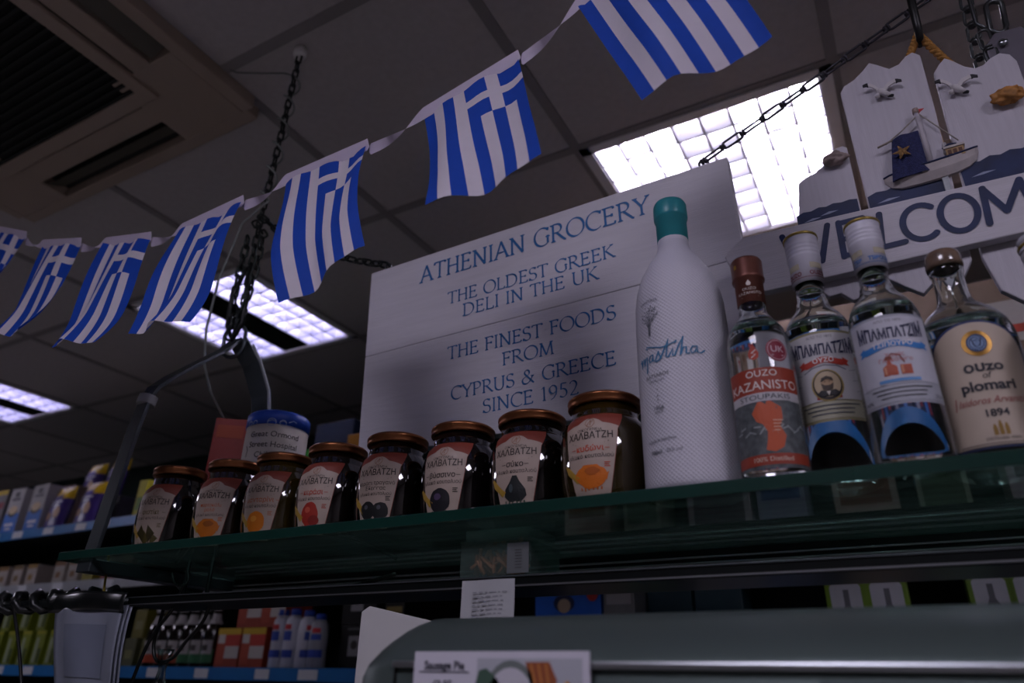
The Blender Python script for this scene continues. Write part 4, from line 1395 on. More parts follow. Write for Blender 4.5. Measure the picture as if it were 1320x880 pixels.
# rope handle: two strands twisted together
rp = MB()
hkp = at(1183, 44, .732)
m_rope = mat('jute_rope', 'a5763c', .95, var=.3, scale=300, bump=.8, bscale=700)
for A, B in ((Vector((.084, .741, 2.112)), hkp), (hkp, Vector((.1555, .741, 2.075)))):
    N = 60
    d = (B - A)
    s1 = d.cross(Vector((0, 1, 0))).normalized()
    s2 = Vector((0, 1, 0))
    for ph in (0, 2 * pi / 3, 4 * pi / 3):
        rp.tube([A + d * (k / N) + (s1 * cos(ph + k * .55) + s2 * sin(ph + k * .55)) * .0022 + Vector((0, 0, -.004 * sin(pi * k / N))) for k in range(N + 1)], .0026, m_rope, 6)
    rf = random.Random(4)
    for k in range(40):
        c = A + d * rf.random()
        e = Vector((rf.uniform(-1, 1), rf.uniform(-1, 1), rf.uniform(-1, 1))).normalized()
        rp.tube([c, c + e * rf.uniform(.004, .008)], .00018, m_rope, 3)
rp.build('rope', ws)
hk = MB()
hk.tube([(hkp.x + .012, hkp.y, CZ - .001), (hkp.x + .008, hkp.y, hkp.z + .12), (hkp.x + .002, hkp.y - .012, hkp.z + .04), (hkp.x, hkp.y - .012, hkp.z), (hkp.x, hkp.y - .006, hkp.z - .011), (hkp.x, hkp.y + .006, hkp.z - .011), (hkp.x + .001, hkp.y + .012, hkp.z + .012)],
        [.004, .004, .0045, .0045, .004, .0038, .003], m_black, 10)
hk.lathe([(0, 0), (.02, 0), (.02, -.004), (0, -.004)], m_black, 16, (hkp.x + .012, hkp.y, CZ))
tag(hk.build('ceiling_hook'), 'black ceiling hook holding the rope of the welcome sign', 'hook')

# ------------------------------------------------------------------ spoon sweet jars
ZS = GZ1 + .0003
cream, redl = mat('jar_label_cream', 'a8968a', .5, var=.04, scale=60), mat('jar_label_red', '7e3a2e', .45, var=.06, scale=60)
m_ink = ink('2a2220')
BODY = [(0, .0), (.032, .0), (.0365, .0025), (.0395, .010), (.0415, .022), (.0425, .036), (.0425, .050), (.0418, .062), (.0400, .0705), (.0368, .0775), (.0325, .0825), (.0312, .0848), (.0312, .0975)]


def jar_r(z):
    for (r0, z0), (r1, z1) in zip(BODY[1:], BODY[2:]):
        if z0 <= z <= z1 and z1 > z0:
            return r0 + (r1 - r0) * (z - z0) / (z1 - z0)
    return BODY[-1][0] if z > .07 else BODY[2][0]


def jar_map(off):
    def f(u, v):
        r = jar_r(v) + off
        a = u / .0425
        return Vector((r * sin(a), -r * cos(a), v))
    return f


def halfw(v):
    """Half width of the label: wide at the shoulder, narrow at the foot."""
    t = (v - .003) / (.0805 - .003)
    return .0168 + .0112 * t ** .9 + .006 * max(0, t - .8) / .2


def jam_jar(label, x, y, rz, name, name_col, fruit, glass_col, gloss, lines=1, shape='round', red=None):
    t = thing('jam_jar', label, 'jam jar', (x, y, ZS), rz, 'row of spoon sweet jars')
    mg = mat('jam_' + glass_col, glass_col, .06, var=.25, scale=40, coat=1.0)
    MB().lathe(BODY + [(0, .0975)], mg, 48).build('glass_body', t, world=False)
    lid = [(.0330, .0955), (.0345, .0960), (.0348, .0970), (.0343, .1010), (.0350, .1015), (.0348, .1035), (.0325, .1055), (.030, .1050), (0, .1045)]
    MB().lathe([(.0313, .0955)] + lid, m_copper, 48).build('lid', t, world=False)
    lb = MB()
    f1, f2, f3, f4 = jar_map(.0004), jar_map(.0008), jar_map(.0012), jar_map(.0016)
    lb.grid(lambda a, b: f1((2 * a - 1) * halfw(.003 + .0792 * b), .003 + .0792 * b), 24, 32, redl)
    arch = lambda u: .0722 - 6.5 * u * u + (.0045 * max(0, 1 - (u / .011) ** 2) if abs(u) < .011 else 0)
    vb = .0035

    def cf(a, b):
        uu = (2 * a - 1)
        u_top = uu * halfw(.066)
        vt = arch(u_top)
        v = vb + (vt - vb) * b
        return f2(uu * (halfw(v) - .0006), v)
    lb.grid(cf, 32, 28, cream)
    # ring emblem
    stroke(lb, ell(0, .0718, .0044, .0044, 24) + [(.0044, .0718)], .0005, f3, ink('8a5a40'), False)
    stroke(lb, [(-.0026, .0690), (.0004, .0745)], .0006, f3, ink('8a5a40'), False)
    stroke(lb, [(.0004, .0745), (.0004, .0690)], .0006, f3, ink('8a5a40'), False)
    stroke(lb, [(.0004, .0718), (.003, .0740)], .0006, f3, ink('8a5a40'), False)
    put_text(lb, 'ΟΙΚΟΓΕΝΕΙΑ', 0, .0638, .0036, f3, m_ink, squeeze=1.1, arch=lambda x_, y_: y_ - 6 * x_ * x_)
    put_text(lb, 'ΧΑΛΒΑΤΖΗ', 0, .0562, .0090, f3, m_ink, squeeze=.88, weight=.012)
    stroke(lb, [(-.017, .0533), (.017, .0533)], .0005, f3, ink('6a5c52'), False)
    stroke(lb, [(-.014, .0520), (.014, .0520)], .0004, f3, ink('8a7c70'), False)
    nc = ink(name_col)
    if lines == 1:
        put_text(lb, name, 0, .0448, .0076, f3, nc, weight=.012)
        hw_ = .0020 * len(name) + .0015
        for s in (-1, 1):
            stroke(lb, [(s * hw_, .0470), (s * (hw_ + .004), .0470)], .0005, f3, nc, False)
        put_text(lb, 'γλυκό κουταλιού', 0, .0388, .0052, f3, m_ink)
    else:
        a_, b_ = name.split('|')
        put_text(lb, a_, 0, .0462, .0056, f3, nc)
        put_text(lb, b_, 0, .0408, .0056, f3, nc)
        put_text(lb, 'γλυκό κουταλιού', 0, .0355, .0046, f3, m_ink)
    for k in range(3):
        stroke(lb, [(.0125, .0340 - .0017 * k), (.0175 - .001 * (k % 2), .0340 - .0017 * k)], .0008, f3, nc, False)
    # wooden spoon and fruit
    g3, g4 = (lambda u, v: f3(u * 1.12, v * 1.05 + .0045)), (lambda u, v: f4(u * 1.12, v * 1.05 + .0045))
    poly(lb, [(-.0235, .028), (-.022, .0295), (-.014, .0210), (-.008, .016), (-.012, .012), (-.021, .021)], g3, ink('a8842c'))
    fc, fd, sheen = (ink(c) for c in fruit)
    rq = random.Random(len(name))
    if shape == 'round':
        poly(lb, ell(-.001, .0175, .0102, .0112, 22, wob=.05, seed=3), g3, fc)
        poly(lb, ell(-.003, .021, .0035, .003, 12, wob=.1), g4, sheen)
    elif shape == 'quince':
        poly(lb, ell(.0, .0175, .0125, .0098, 22, wob=.09, seed=5), g3, fc)
        poly(lb, ell(.0015, .0215, .006, .0032, 10, wob=.1, seed=2), g4, fd)
        poly(lb, [(.010, .018), (.0145, .0205), (.0125, .013)], g3, fc)
    elif shape == 'pair':
        poly(lb, ell(-.0062, .0155, .0078, .0085, 20, wob=.05), g3, fc)
        poly(lb, ell(.0068, .0148, .0080, .0082, 20, wob=.05, seed=4), g3, fc)
        poly(lb, ell(-.0075, .0185, .002, .0022, 10), g4, sheen)
        poly(lb, ell(.0055, .018, .002, .0022, 10), g4, sheen)
    elif shape == 'fig':
        poly(lb, [(-.0018, .0302), (.002, .0302), (.0045, .025), (.0095, .018), (.0105, .0125), (.006, .0075), (-.005, .0075), (-.0095, .012), (-.0085, .0185), (-.004, .025)], g3, fc)
        poly(lb, ell(-.003, .019, .0018, .004, 10), g4, sheen)
    elif shape == 'leaf':
        for k in range(4):
            a = (-.45 + .3 * k)
            poly(lb, [(-.002 + .003 * k, .008), (-.007 + .003 * k + .012 * a, .018), (-.001 + .014 * a, .027), (.003 + .003 * k + .01 * a, .018)], f3 if k % 2 else g4, fc if k % 2 else fd)
    elif shape == 'berry':
        poly(lb, ell(-.001, .0185, .0092, .0122, 22, wob=.06, seed=6), g3, fc)
        poly(lb, ell(.004, .0125, .0058, .005, 14, wob=.06, seed=6), g4, fd)
        poly(lb, ell(-.003, .023, .003, .003, 12), g4, sheen)
    for k in range(6):
        x_ = -.0085 + .0034 * k
        stroke(lb, [(x_, .0085), (x_ + rq.uniform(-.0006, .0006), .0048 + rq.uniform(0, .0018))], .0012, g3, fd, False)
    stroke(lb, [(-.0170, .0068), (-.0125, .0068)], .0007, f3, m_ink, False)
    stroke(lb, [(-.0170, .0052), (-.0135, .0052)], .0006, f3, m_ink, False)
    lb.build('label', t, world=False, recalc=False)
    return t


jars = [
    # (pixel of the lid middle, y, turn, ...)
    (779, .632, .03, 'κυδώνι', 'b8442a', ('c8660e', 'a8520a', 'd88a2a'), '2a2008', .3, 1, 'quince', 'quince jar with orange fruit on its label, nearest the tall white bottle'),
    (686, .650, .09, 'σύκο', '2a2220', ('14181a', '26382a', '3a4448'), '0a0807', .3, 1, 'fig', 'fig jar with one dark pear-shaped fruit, second from the tall white bottle'),
    (597.5, .660, .10, 'βύσσινο', '2a2220', ('141018', '1e1822', '4a3a58'), '0a0708', .3, 1, 'round', 'sour cherry jar with one round black fruit, third from the tall white bottle'),
    (513.5, .660, .19, 'κεράσι τραγανό|Έδεσσας', '2a2220', ('121214', '1a1a1c', '4a4a50'), '0a0706', .3, 2, 'pair', 'black cherry jar with two dark fruits on its label'),
    (437, .660, .20, 'κεράσι', 'a03424', ('96281c', '7a1c16', 'b8503c'), '0b0807', .3, 1, 'berry', 'cherry jar with a red fruit on its label'),
    (369.5, .660, .25, 'μανταρίνι', 'a85a34', ('c06a10', '9c540e', 'd08a34'), '2e2406', .3, 1, 'round', 'mandarin jar with a smooth round orange fruit, third from the left'),
    (306, .660, .34, 'πορτοκάλι|ρολό', 'b0542a', ('b4620e', '8e4c0c', 'c88432'), '1a1006', .3, 2, 'quince', 'orange jar with ragged orange fruit, second from the left'),
    (234, .660, .30, 'φιστίκι', '5a5030', ('4a4016', '383010', '6a5c24'), '080807', .3, 1, 'leaf', 'jar with an olive brown fruit on its label, leftmost of the row'),
]
JH = [1.05, 1.065, 1.11, 1.12, 1.12, 1.115, 1.14, 1.19]          # the jars' heights differ a little
for (px, y, rz, nm, ncol, fr_, gcol, gl, ln, shp, lab), jh in zip(jars, JH):
    p = at(px, 560, y)
    # lid middle column: take the ray at lid height
    lo_, hi_ = 380.0, 760.0
    for _ in range(30):
        md_ = (lo_ + hi_) / 2
        if at(px, md_, y).z > ZS + .1045 * jh:
            lo_ = md_
        else:
            hi_ = md_
    jam_jar(lab, at(px, lo_, y).x, y, rz, nm, ncol, fr_, gcol, gl, ln, shp).scale = (1.06, 1.06, jh)


# ------------------------------------------------------------------ bottles
def column_x(px, py, y, z):
    lo, hi = py - 220.0, py + 220.0
    for _ in range(30):
        md = (lo + hi) / 2
        if at(px, md, y).z > z:
            lo = md
        else:
            hi = md
    return at(px, lo, y).x


def glass_bottle(t, outer, fill, wall=.0022):
    """One closed glass solid: full of clear spirit below 'fill', hollow above."""
    top = outer[-1][1]
    inner = []
    for r, z in reversed(outer):
        if z > fill:
            inner.append((max(r - wall, .002), z - (.0 if z < top else 0)))
    prof = outer + inner + [(max(inner[-1][0], .002), fill), (0, fill)]
    return MB().lathe(prof, m_glass, 64).build('glass_body', t, world=False)


# tall white bottle
mY = .612
mx = column_x(863, 262, mY, ZS + .308)
mt = thing('liqueur_bottle', 'tall white scale-textured bottle with teal cap and blue handwriting', 'bottle', (mx, mY, ZS))
mt.scale = (.98, .98, .951)
H = .326
mprof = [(0, 0), (.041, 0), (.0435, .0025), (.0443, .006), (.0445, .012), (.0445, .06), (.0443, .12), (.0440, .17), (.0432, .195), (.0408, .212), (.0355, .230), (.028, .245), (.0205, .257), (.0165, .266), (.0155, .276)]
m_scale = mat('white_scales', 'c0bec8', .38, var=.02, scale=20)
nt = m_scale.node_tree
bsd = nt.nodes['Principled BSDF']
tc = nt.nodes.new('ShaderNodeTexCoord')
sep = nt.nodes.new('ShaderNodeSeparateXYZ')
nt.links.new(tc.outputs['Object'], sep.inputs[0])


def mnode(op, a, b=None, c=None):
    n = nt.nodes.new('ShaderNodeMath')
    n.operation = op
    for i, v in enumerate((a, b, c)):
        if v is None:
            continue
        if isinstance(v, (int, float)):
            n.inputs[i].default_value = v
        else:
            nt.links.new(v, n.inputs[i])
    return n.outputs[0]


ang = mnode('ARCTAN2', sep.outputs[0], sep.outputs[1])
ua = mnode('MULTIPLY', ang, 68 / (2 * pi) * pi)
va = mnode('MULTIPLY', sep.outputs[2], pi / .0042)
d1 = mnode('ABSOLUTE', mnode('SINE', mnode('ADD', ua, va)))
d2 = mnode('ABSOLUTE', mnode('SINE', mnode('SUBTRACT', ua, va)))
hgt_ = mnode('MULTIPLY', d1, d2)
bmp = nt.nodes.new('ShaderNodeBump')
bmp.inputs['Strength'].default_value = .35
bmp.inputs['Distance'].default_value = .0011
nt.links.new(mnode('POWER', hgt_, .6), bmp.inputs['Height'])
nt.links.new(bmp.outputs['Normal'], bsd.inputs['Normal'])
MB().lathe(mprof + [(0, .276)], m_scale, 64).build('body', mt, world=False)
MB().lathe([(.0150, .258), (.0162, .2655), (.0157, .2772), (.0153, .2775), (0, .2775)], mat('neck_white', 'cbc9d2', .4, var=.02), 40).build('neck', mt, world=False)
m_teal = mat('teal_cap', '2f8b92', .35, var=.08, scale=60)
MB().lathe([(.0151, .2765), (.0160, .2770), (.0160, .3035), (.0172, .3045), (.0177, .307), (.0175, .322), (.0160, .3258), (.013, .3265), (0, .3265)], m_teal, 40).build('cap', mt, world=False)


def mr(z):
    for (r0, z0), (r1, z1) in zip(mprof[1:], mprof[2:]):
        if z0 <= z <= z1 and z1 > z0:
            return r0 + (r1 - r0) * (z - z0) / (z1 - z0)
    return .045


def mmap(off, turn=0.0):
    def f(u, v):
        r = mr(v) + off
        a = u / .0443 + turn
        return Vector((r * sin(a), -r * cos(a), v))
    return f


pt = MB()
turn = radians(0)
mf = mmap(.0009, turn)
cb_ = ink('2f6f98')
gs_ = ink('5d6068')
# handwriting: m a s t i h a in joined strokes
x0, b_, xh = -.036, .1215, .0085
hw = []


def add_s(pts, w=.0011):
    stroke(pt, [(x0 + a, b_ + c + a * .04) for a, c in pts], w * 1.25, mf, cb_)


add_s([(0, .006), (.0015, .009), (.002, .000)], .0013)
add_s([(.002, .001), (.004, .0075), (.006, .0085), (.0064, .001)], .0012)
add_s([(.0064, .001), (.0085, .0075), (.0105, .0082), (.0105, .0), (.0095, -.008)], .0012)
add_s([(.0175, .0075), (.0145, .0075), (.013, .004), (.014, .0008), (.0165, .002), (.0182, .008), (.018, .001), (.0205, .001)], .0011)
add_s([(.0205, .001), (.0245, .0095), (.0245, .006), (.0262, .003), (.0245, .0), (.021, -.0005)], .0011)
add_s([(.026, .001), (.0305, .010), (.0345, .019), (.0325, .008), (.0315, .001), (.034, .0005)], .0012)
add_s([(.012, .0155), (.0095, .017), (.011, .0185), (.018, .0155), (.027, .0122), (.034, .0125), (.040, .0145)], .0009)
add_s([(.034, .001), (.0385, .0085), (.0375, .001), (.0395, .0005)], .0012)
add_s([(.0415, .0155), (.0405, .0135)], .0013)
add_s([(.0395, .0005), (.0445, .0125), (.0480, .019), (.046, .008), (.0445, .0)], .0012)
add_s([(.0445, .0), (.0475, .0075), (.0500, .0080), (.0497, .001), (.052, .001)], .0012)
add_s([(.059, .0075), (.0555, .0078), (.0535, .004), (.0545, .0008), (.0575, .002), (.0600, .0082), (.0595, .0015), (.0625, .0005), (.066, .003)], .0011)
# tree
tr = random.Random(11)
for k in range(60):
    a = tr.uniform(0, 2 * pi)
    r_ = sqrt(tr.random())
    cx_, cy_ = -.0205 + .0105 * r_ * cos(a), .1735 + .0105 * r_ * sin(a)
    poly(pt, ell(cx_, cy_, .0008, .0006, 5, a), mf, gs_)
for k in range(9):
    s = -1 + k / 4
    stroke(pt, [(-.0205 + .0010 * s, .152 - .002 * abs(s)), (-.0205 + .001 * s, .160), (-.0205 + .006 * s, .171 + .003 * (1 - abs(s)))], .0005, mf, gs_, False)
put_text(pt, 'MASTIHA', -.020, .188, .0042, mf, gs_, squeeze=1.25, arch=lambda x_, y_: y_ - 16 * x_ * x_)
put_text(pt, 'KATSAROS', -.016, .1065, .0052, mf, gs_)
put_text(pt, 'DISTILLERY', -.016, .1015, .0034, mf, gs_)
put_text(pt, '1856', -.016, .074, .0058, mf, gs_)
put_text(pt, 'SINCE', -.016, .0705, .0034, mf, gs_)
for z in (.094, .0875, .0835):
    poly(pt, ell(-.016, z, .0006, .0009, 6), mf, gs_)
put_text(pt, 'LIQUEUR MASTIHA', -.016, .044, .0036, mf, gs_)
put_text(pt, '700ml', -.022, .033, .0052, mf, gs_, weight=.02)
put_text(pt, '25% vol', -.004, .033, .0046, mf, gs_)
pt.build('print', mt, world=False, recalc=False)

# small bottle with copper cap
kY = .588
kx = column_x(961, 338, kY, ZS + .227 * .905)
kt = thing('ouzo_bottle', 'small clear bottle with copper-brown cap, red band and orange island picture', 'bottle', (kx, kY, ZS), radians(7))
ko = [(0, .002), (.012, .0028), (.022, 0), (.0265, .002), (.0279, .005), (.0283, .0075), (.0284, .010), (.0284, .014), (.0284, .05), (.0284, .114), (.0283, .122), (.0276, .134), (.0245, .146), (.0185, .156), (.0138, .163), (.0124, .170), (.0120, .186)]
kt.scale = (.95, .95, .905)
glass_bottle(kt, ko, .146)
m_kcap = mat('kcap', '6b4238', .35, metal=.55, var=.06, scale=60)
MB().lathe([(.0122, .176), (.0130, .1765), (.0130, .2020), (.0148, .2032), (.0150, .2055), (.0144, .207), (.0146, .2245), (.0135, .227), (0, .2272)], m_kcap, 40).build('cap', kt, world=False)
kc = MB()
kf = cyl_map(.0130, off=.0004)
poly(kc, [(0, .1995), (.0022, .1955), (.0014, .1932), (-.0014, .1932), (-.0022, .1955)], kf, ink('c8bcb4'))
put_text(kc, 'OUZO', 0, .1882, .0042, kf, ink('bfb2aa'))
put_text(kc, 'KAZANISTO', 0, .1835, .0044, kf, ink('bfb2aa'), squeeze=.9)
stroke(kc, [(-.008, .181), (.008, .181)], .0005, kf, ink('9c8a80'), False)
for k in range(2):
    patch(kc, -.0125, -.0095, .214, .2185, cyl_map(.0147, off=.0002), ink('b08c3a'), 4, 2)
kc.build('cap_print', kt, world=False, recalc=False)
kl_ = MB()
f1, f2, f3 = cyl_map(.0284, off=.0003), cyl_map(.0284, off=.0006), cyl_map(.0284, off=.0009)
m_kred = ink('8e3420')
m_sea = mat('sea_print', '4c5154', .5, var=.45, scale=160)
patch(kl_, -.033, .033, .006, .066, f1, m_sea)
patch(kl_, -.033, .033, .009, .0185, f2, m_kred)
put_text(kl_, '100% Distilled', 0, .0120, .0056, f3, ink('d0b8a8'))
poly(kl_, [(-.006, .066), (.004, .066), (.012, .060), (.012, .050), (.009, .043), (.013, .034), (.010, .024), (.003, .020), (-.004, .022), (-.002, .030), (-.001, .038), (-.004, .045), (-.009, .048), (-.012, .056)], f2, ink('b4502c'))
for k in range(4):
    stroke(kl_, [(.004, .048 - .003 * k), (.012 - .001 * k, .048 - .003 * k)], .0008, f3, ink('cfa890'), False)
for k in range(14):
    a = -.030 + .0045 * k
    stroke(kl_, [(a, .040 + .004 * sin(k * 2.1)), (a + .006, .041 + .004 * sin(k * 1.7))], .0012, f2, ink('8a9092'), False)
patch(kl_, -.033, .033, .0665, .0745, f1, ink('b3b0b4'))
put_text(kl_, 'STOUPAKIS', 0, .0682, .0068, f2, ink('3a3c44'), squeeze=1.25)
patch(kl_, -.033, .033, .0745, .0985, f1, m_kred)
put_text(kl_, 'OUZO', 0, .0900, .0088, f2, ink('d8ccc6'))
put_text(kl_, 'KAZANISTO', 0, .0775, .0120, f2, ink('d8ccc6'), squeeze=.92)
poly(kl_, [(-.004, .1235), (.0005, .1135), (.0, .1085), (-.004, .1065), (-.008, .1085), (-.0085, .1135)], f1, ink('a03420'))
stroke(kl_, [(-.0015, .1165), (-.0055, .1135), (-.0022, .112), (-.006, .109)], .0009, f2, ink('d8ccc6'), False)
poly(kl_, ell(.0165, .1155, .0100, .0112, 26), f1, ink('7a1830'))
stroke(kl_, ell(.0165, .1155, .0084, .0095, 26) + [(.0249, .1155)], .0005, f2, ink('c8a8b0'), False)
put_text(kl_, 'UK', .0165, .1135, .0090, f2, ink('c8b0b8'))
stroke(kl_, [(.0110, .1105), (.0220, .1105)], .0007, f2, ink('c8b0b8'), False)
kl_.build('label', kt, world=False, recalc=False)


# twin bottles with white sleeves
m_wcap = mat('white_sleeve', 'c6c4d0', .35, var=.02)
m_gold = mat('gold_rim', 'a08a48', .35, metal=.8, var=.1)
BO = [(0, .0025), (.012, .003), (.022, 0), (.0265, .002), (.0282, .005), (.0287, .0075), (.0288, .010), (.0288, .014), (.0288, .05), (.0288, .118), (.0287, .126), (.0278, .138), (.0250, .149), (.0200, .158), (.0155, .164), (.0135, .170), (.0134, .1725), (.0122, .1745), (.0118, .196)]


def sleeve_bottle(name, label, x, y, rz, kind, hh):
    t = thing(name, label, 'bottle', (x, y, ZS), rz, 'clear bottles with long white caps')
    k = hh / .243
    ob = [(r, z * k) for r, z in BO]
    glass_bottle(t, ob, .146 * k)
    cp = MB()
    z0, z1 = .1905 * k, .2405 * k
    pr_ = [(.0121, z0), (.0136, z0), (.0139, z0 + .026)]
    for q in range(4):
        zz = z0 + .027 + .0042 * q
        pr_ += [(.0144, zz), (.0145, zz + .0016), (.0138, zz + .0032)]
    pr_ += [(.0143, z1 - .004), (.0145, z1)]
    cp.lathe(pr_ + [(0, z1)], m_wcap, 40)
    co = cp.build('cap', t, world=False)
    rm = MB()
    rm.lathe([(.0145, z1 - .0004), (.0152, z1), (.0152, z1 + .0022), (.0140, z1 + .0032), (0, z1 + .0030)], m_gold, 60)
    rm.build('cap_rim', co, world=False)
    cpp = MB()
    cf_ = cyl_map(.0138, off=.0003)
    c_ = ink('7a2a34') if kind == 'ouzo' else ink('2a66a8')
    for u, s in ((-.011, 'OUZO' if kind == 'ouzo' else 'TSIP'), (.010, 'OUZO' if kind == 'ouzo' else 'TSIPOURO')):
        patch(cpp, u - .006, u + .006, z0 + .0125, z0 + .0185, cf_, ink('a8a08c'), 4, 1)
        put_text(cpp, s, u, z0 + .0055, .0060, cf_, c_, weight=.02, squeeze=.8)
    stroke(cpp, [(-.02 + .002 * i, z0 + .0035) for i in range(21)], .0005, cf_, c_, False)
    cpp.build('cap_print', co, world=False, recalc=False)
    lb = MB()
    f1, f2, f3, f4 = (cyl_map(.0288, off=.0003 + .0004 * i) for i in range(4))
    bcol, fcol = (ink('8a8466'), ink('b7b5b8')) if kind == 'ouzo' else (ink('9c9ea8'), ink('b9b9c4'))
    zt_, zb_ = .131 * k, .050 * k
    patch(lb, -.034, .034, zb_, zt_, f1, bcol, 24)
    patch(lb, -.032, .032, zb_ + .0175, zt_ - .0025, f2, fcol, 24)
    patch(lb, -.032, .032, zb_ + .0022, zb_ + .0165, f2, ink('a3a08c') if kind == 'ouzo' else ink('a6a8b2'), 24)
    for q in range(3):
        stroke(lb, [(-.022 + q * .003 + .004 * i, zb_ + .0135 - .0036 * q) for i in range(int((44 - 6 * q) / 4) + 1)], .0011, f3, ink('54565a'), False)
    put_text(lb, '40%' if kind != 'ouzo' else '38%', -.027, zb_ + .004, .0046, f3, ink('54565a'))
    put_text(lb, '20cl', .027, zb_ + .004, .0046, f3, ink('54565a'))
    nv = ink('1f2444')
    put_text(lb, 'ΜΠΑΜΠΑΤΖΙΜ', 0, zt_ - .0215, .0125, f3, nv, weight=.032, squeeze=.57,
             arch=lambda x_, y_: y_ * (1 + 900 * x_ * x_) + 1.5 * x_ * x_)
    put_text(lb, 'ΑΠΟ ΤΟ 1875', 0, zt_ - .0068, .0032, f3, ink('6a6a70'))
    rcol = ink('a8382c') if kind == 'ouzo' else ink('3a7cc0')
    rw = .0145 if kind == 'ouzo' else .0215
    zr = zt_ - .0285
    n = 12
    up_ = [(-rw + 2 * rw * i / n, zr + .0028 + .0016 * cos(pi * (i / n - .5) * 2.0)) for i in range(n + 1)]
    dn_ = [(-rw + 2 * rw * i / n, zr - .0028 + .0016 * cos(pi * (i / n - .5) * 2.0)) for i in range(n + 1)]
    vs_ = [f3(*p) for p in up_] + [f3(*p) for p in dn_]
    lb.add(vs_, [(i, i + 1, n + 2 + i, n + 1 + i) for i in range(n)], rcol)
    for s in (-1, 1):
        lb.add([f3(s * rw, zr + .003), f3(s * (rw + .005), zr), f3(s * (rw + .003), zr - .0022), f3(s * (rw + .005), zr - .005), f3(s * rw, zr - .0035)], [(0, 1, 2, 3, 4)], rcol)
    put_text(lb, 'ΟΥΖΟ' if kind == 'ouzo' else 'ΤΣΙΠΟΥΡΟ', 0, zr - .0008, .0056, f4, ink('d8d4d4'), weight=.02)
    if kind == 'ouzo':
        cz_ = zt_ - .0495
        for s in (-1, 1):
            for q in range(3):
                stroke(lb, [(s * (.018 + .002 * q), cz_ + .012 - .009 * q), (s * (.024 + .002 * q), cz_ + .0135 - .009 * q), (s * .028, cz_ + .012 - .009 * q)], .0006, f3, ink('8a8a90'), False)
        stroke(lb, [(-.016, cz_ + .013), (-.009, cz_ + .0165), (0, cz_ + .0178), (.009, cz_ + .0165), (.016, cz_ + .013)], .0010, f3, ink('6a6a72'), False)
        poly(lb, ell(0, cz_, .0118, .0140, 28), f3, ink('a8935a'))
        poly(lb, ell(0, cz_, .0106, .0128, 28), f4, ink('2c2420'))
        f5, f6, f7 = (cyl_map(.0288, off=.0019 + .0004 * i) for i in range(3))
        poly(lb, ell(0, cz_ + .0005, .0094, .0112, 28), f5, ink('b5a286'))
        poly(lb, [(-.0082, cz_ - .0075), (-.005, cz_ - .0045), (0, cz_ - .0058), (.005, cz_ - .0045), (.0082, cz_ - .0075), (.0045, cz_ - .0102), (-.0045, cz_ - .0102)], f6, ink('1c1a1c'))
        poly(lb, [(-.0015, cz_ - .0058), (.0015, cz_ - .0058), (0, cz_ - .0098)], f7, ink('c8c0b4'))
        poly(lb, ell(0, cz_ + .001, .0042, .0056, 20), f6, ink('a68868'))
        poly(lb, [(-.0042, cz_ + .001), (-.003, cz_ - .0005), (0, cz_ - .001), (.003, cz_ - .0005), (.0042, cz_ + .001), (.0034, cz_ - .004), (0, cz_ - .0062), (-.0034, cz_ - .004)], f7, ink('3a2c22'))
        poly(lb, [(-.0044, cz_ + .0025), (-.0036, cz_ + .0058), (0, cz_ + .0074), (.0036, cz_ + .0058), (.0044, cz_ + .0025), (.0030, cz_ + .0044), (-.0030, cz_ + .0044)], f7, ink('32261e'))
        for s in (-1, 1):
            poly(lb, ell(s * .0016, cz_ + .0022, .0006, .0004, 6), f7, ink('2a1e18'))
        stroke(lb, [(-.009, zb_ + .0205), (-.003, zb_ + .0195), (.003, zb_ + .0195), (.009, zb_ + .0205)], .0030, f3, ink('8e2a28'), False)
    else:
        put_text(lb, 'Χωρίς', 0, zt_ - .0385, .0048, f3, ink('b05a58'))
        put_text(lb, 'Γλυκάνισο', 0, zt_ - .0430, .0048, f3, ink('b05a58'))
        z_ = zb_ + .0245
        cu, cd = ink('a8523a'), ink('74321f')
        poly(lb, [(-.010, z_), (.000, z_), (.000, z_ + .0075), (-.0025, z_ + .0095), (-.0075, z_ + .0095), (-.010, z_ + .0075)], f3, cu)
        poly(lb, [(-.0068, z_ + .0095), (-.0032, z_ + .0095), (-.004, z_ + .0140), (-.006, z_ + .0140)], f3, cu)
        poly(lb, ell(-.005, z_ + .015, .0028, .0022, 12), f3, cd)
        stroke(lb, [(-.005, z_ + .0165), (-.002, z_ + .019), (.003, z_ + .017), (.0055, z_ + .010)], .0011, f3, cd, False)
        poly(lb, [(.002, z_), (.010, z_), (.010, z_ + .0085), (.002, z_ + .0085)], f3, cu)
        patch(lb, .0025, .0040, z_ + .001, z_ + .0078, f4, ink('c98a6a'), 2, 1)
        patch(lb, -.009, -.0074, z_ + .001, z_ + .0078, f4, ink('c98a6a'), 2, 1)
        patch(lb, -.0145, .0145, zb_ + .0188, zb_ + .0215, f3, ink('5a8cc0'), 10, 1)
    lb.build('label', t, world=False, recalc=False)
    return t


b1x = column_x(1031, 305, .635, ZS + .245)
b2x = column_x(1110, 291, .600, ZS + .2215)
sleeve_bottle('ouzo_bottle', 'white-capped clear bottle with oval portrait of a bearded man on its label', b1x, .635, radians(4), 'ouzo', .240).scale = (1.037, 1.037, 1.02)
sleeve_bottle('tsipouro_bottle', 'white-capped clear bottle with blue ribbon and copper still on its label', b2x, .600, radians(3), 'tsipouro', .2385).scale = (.97, .97, .93)
sleeve_bottle('tsipouro_bottle', 'white-capped clear bottle cut off by the right edge of the photo', .1305, .600, radians(25), 'tsipouro', .166)

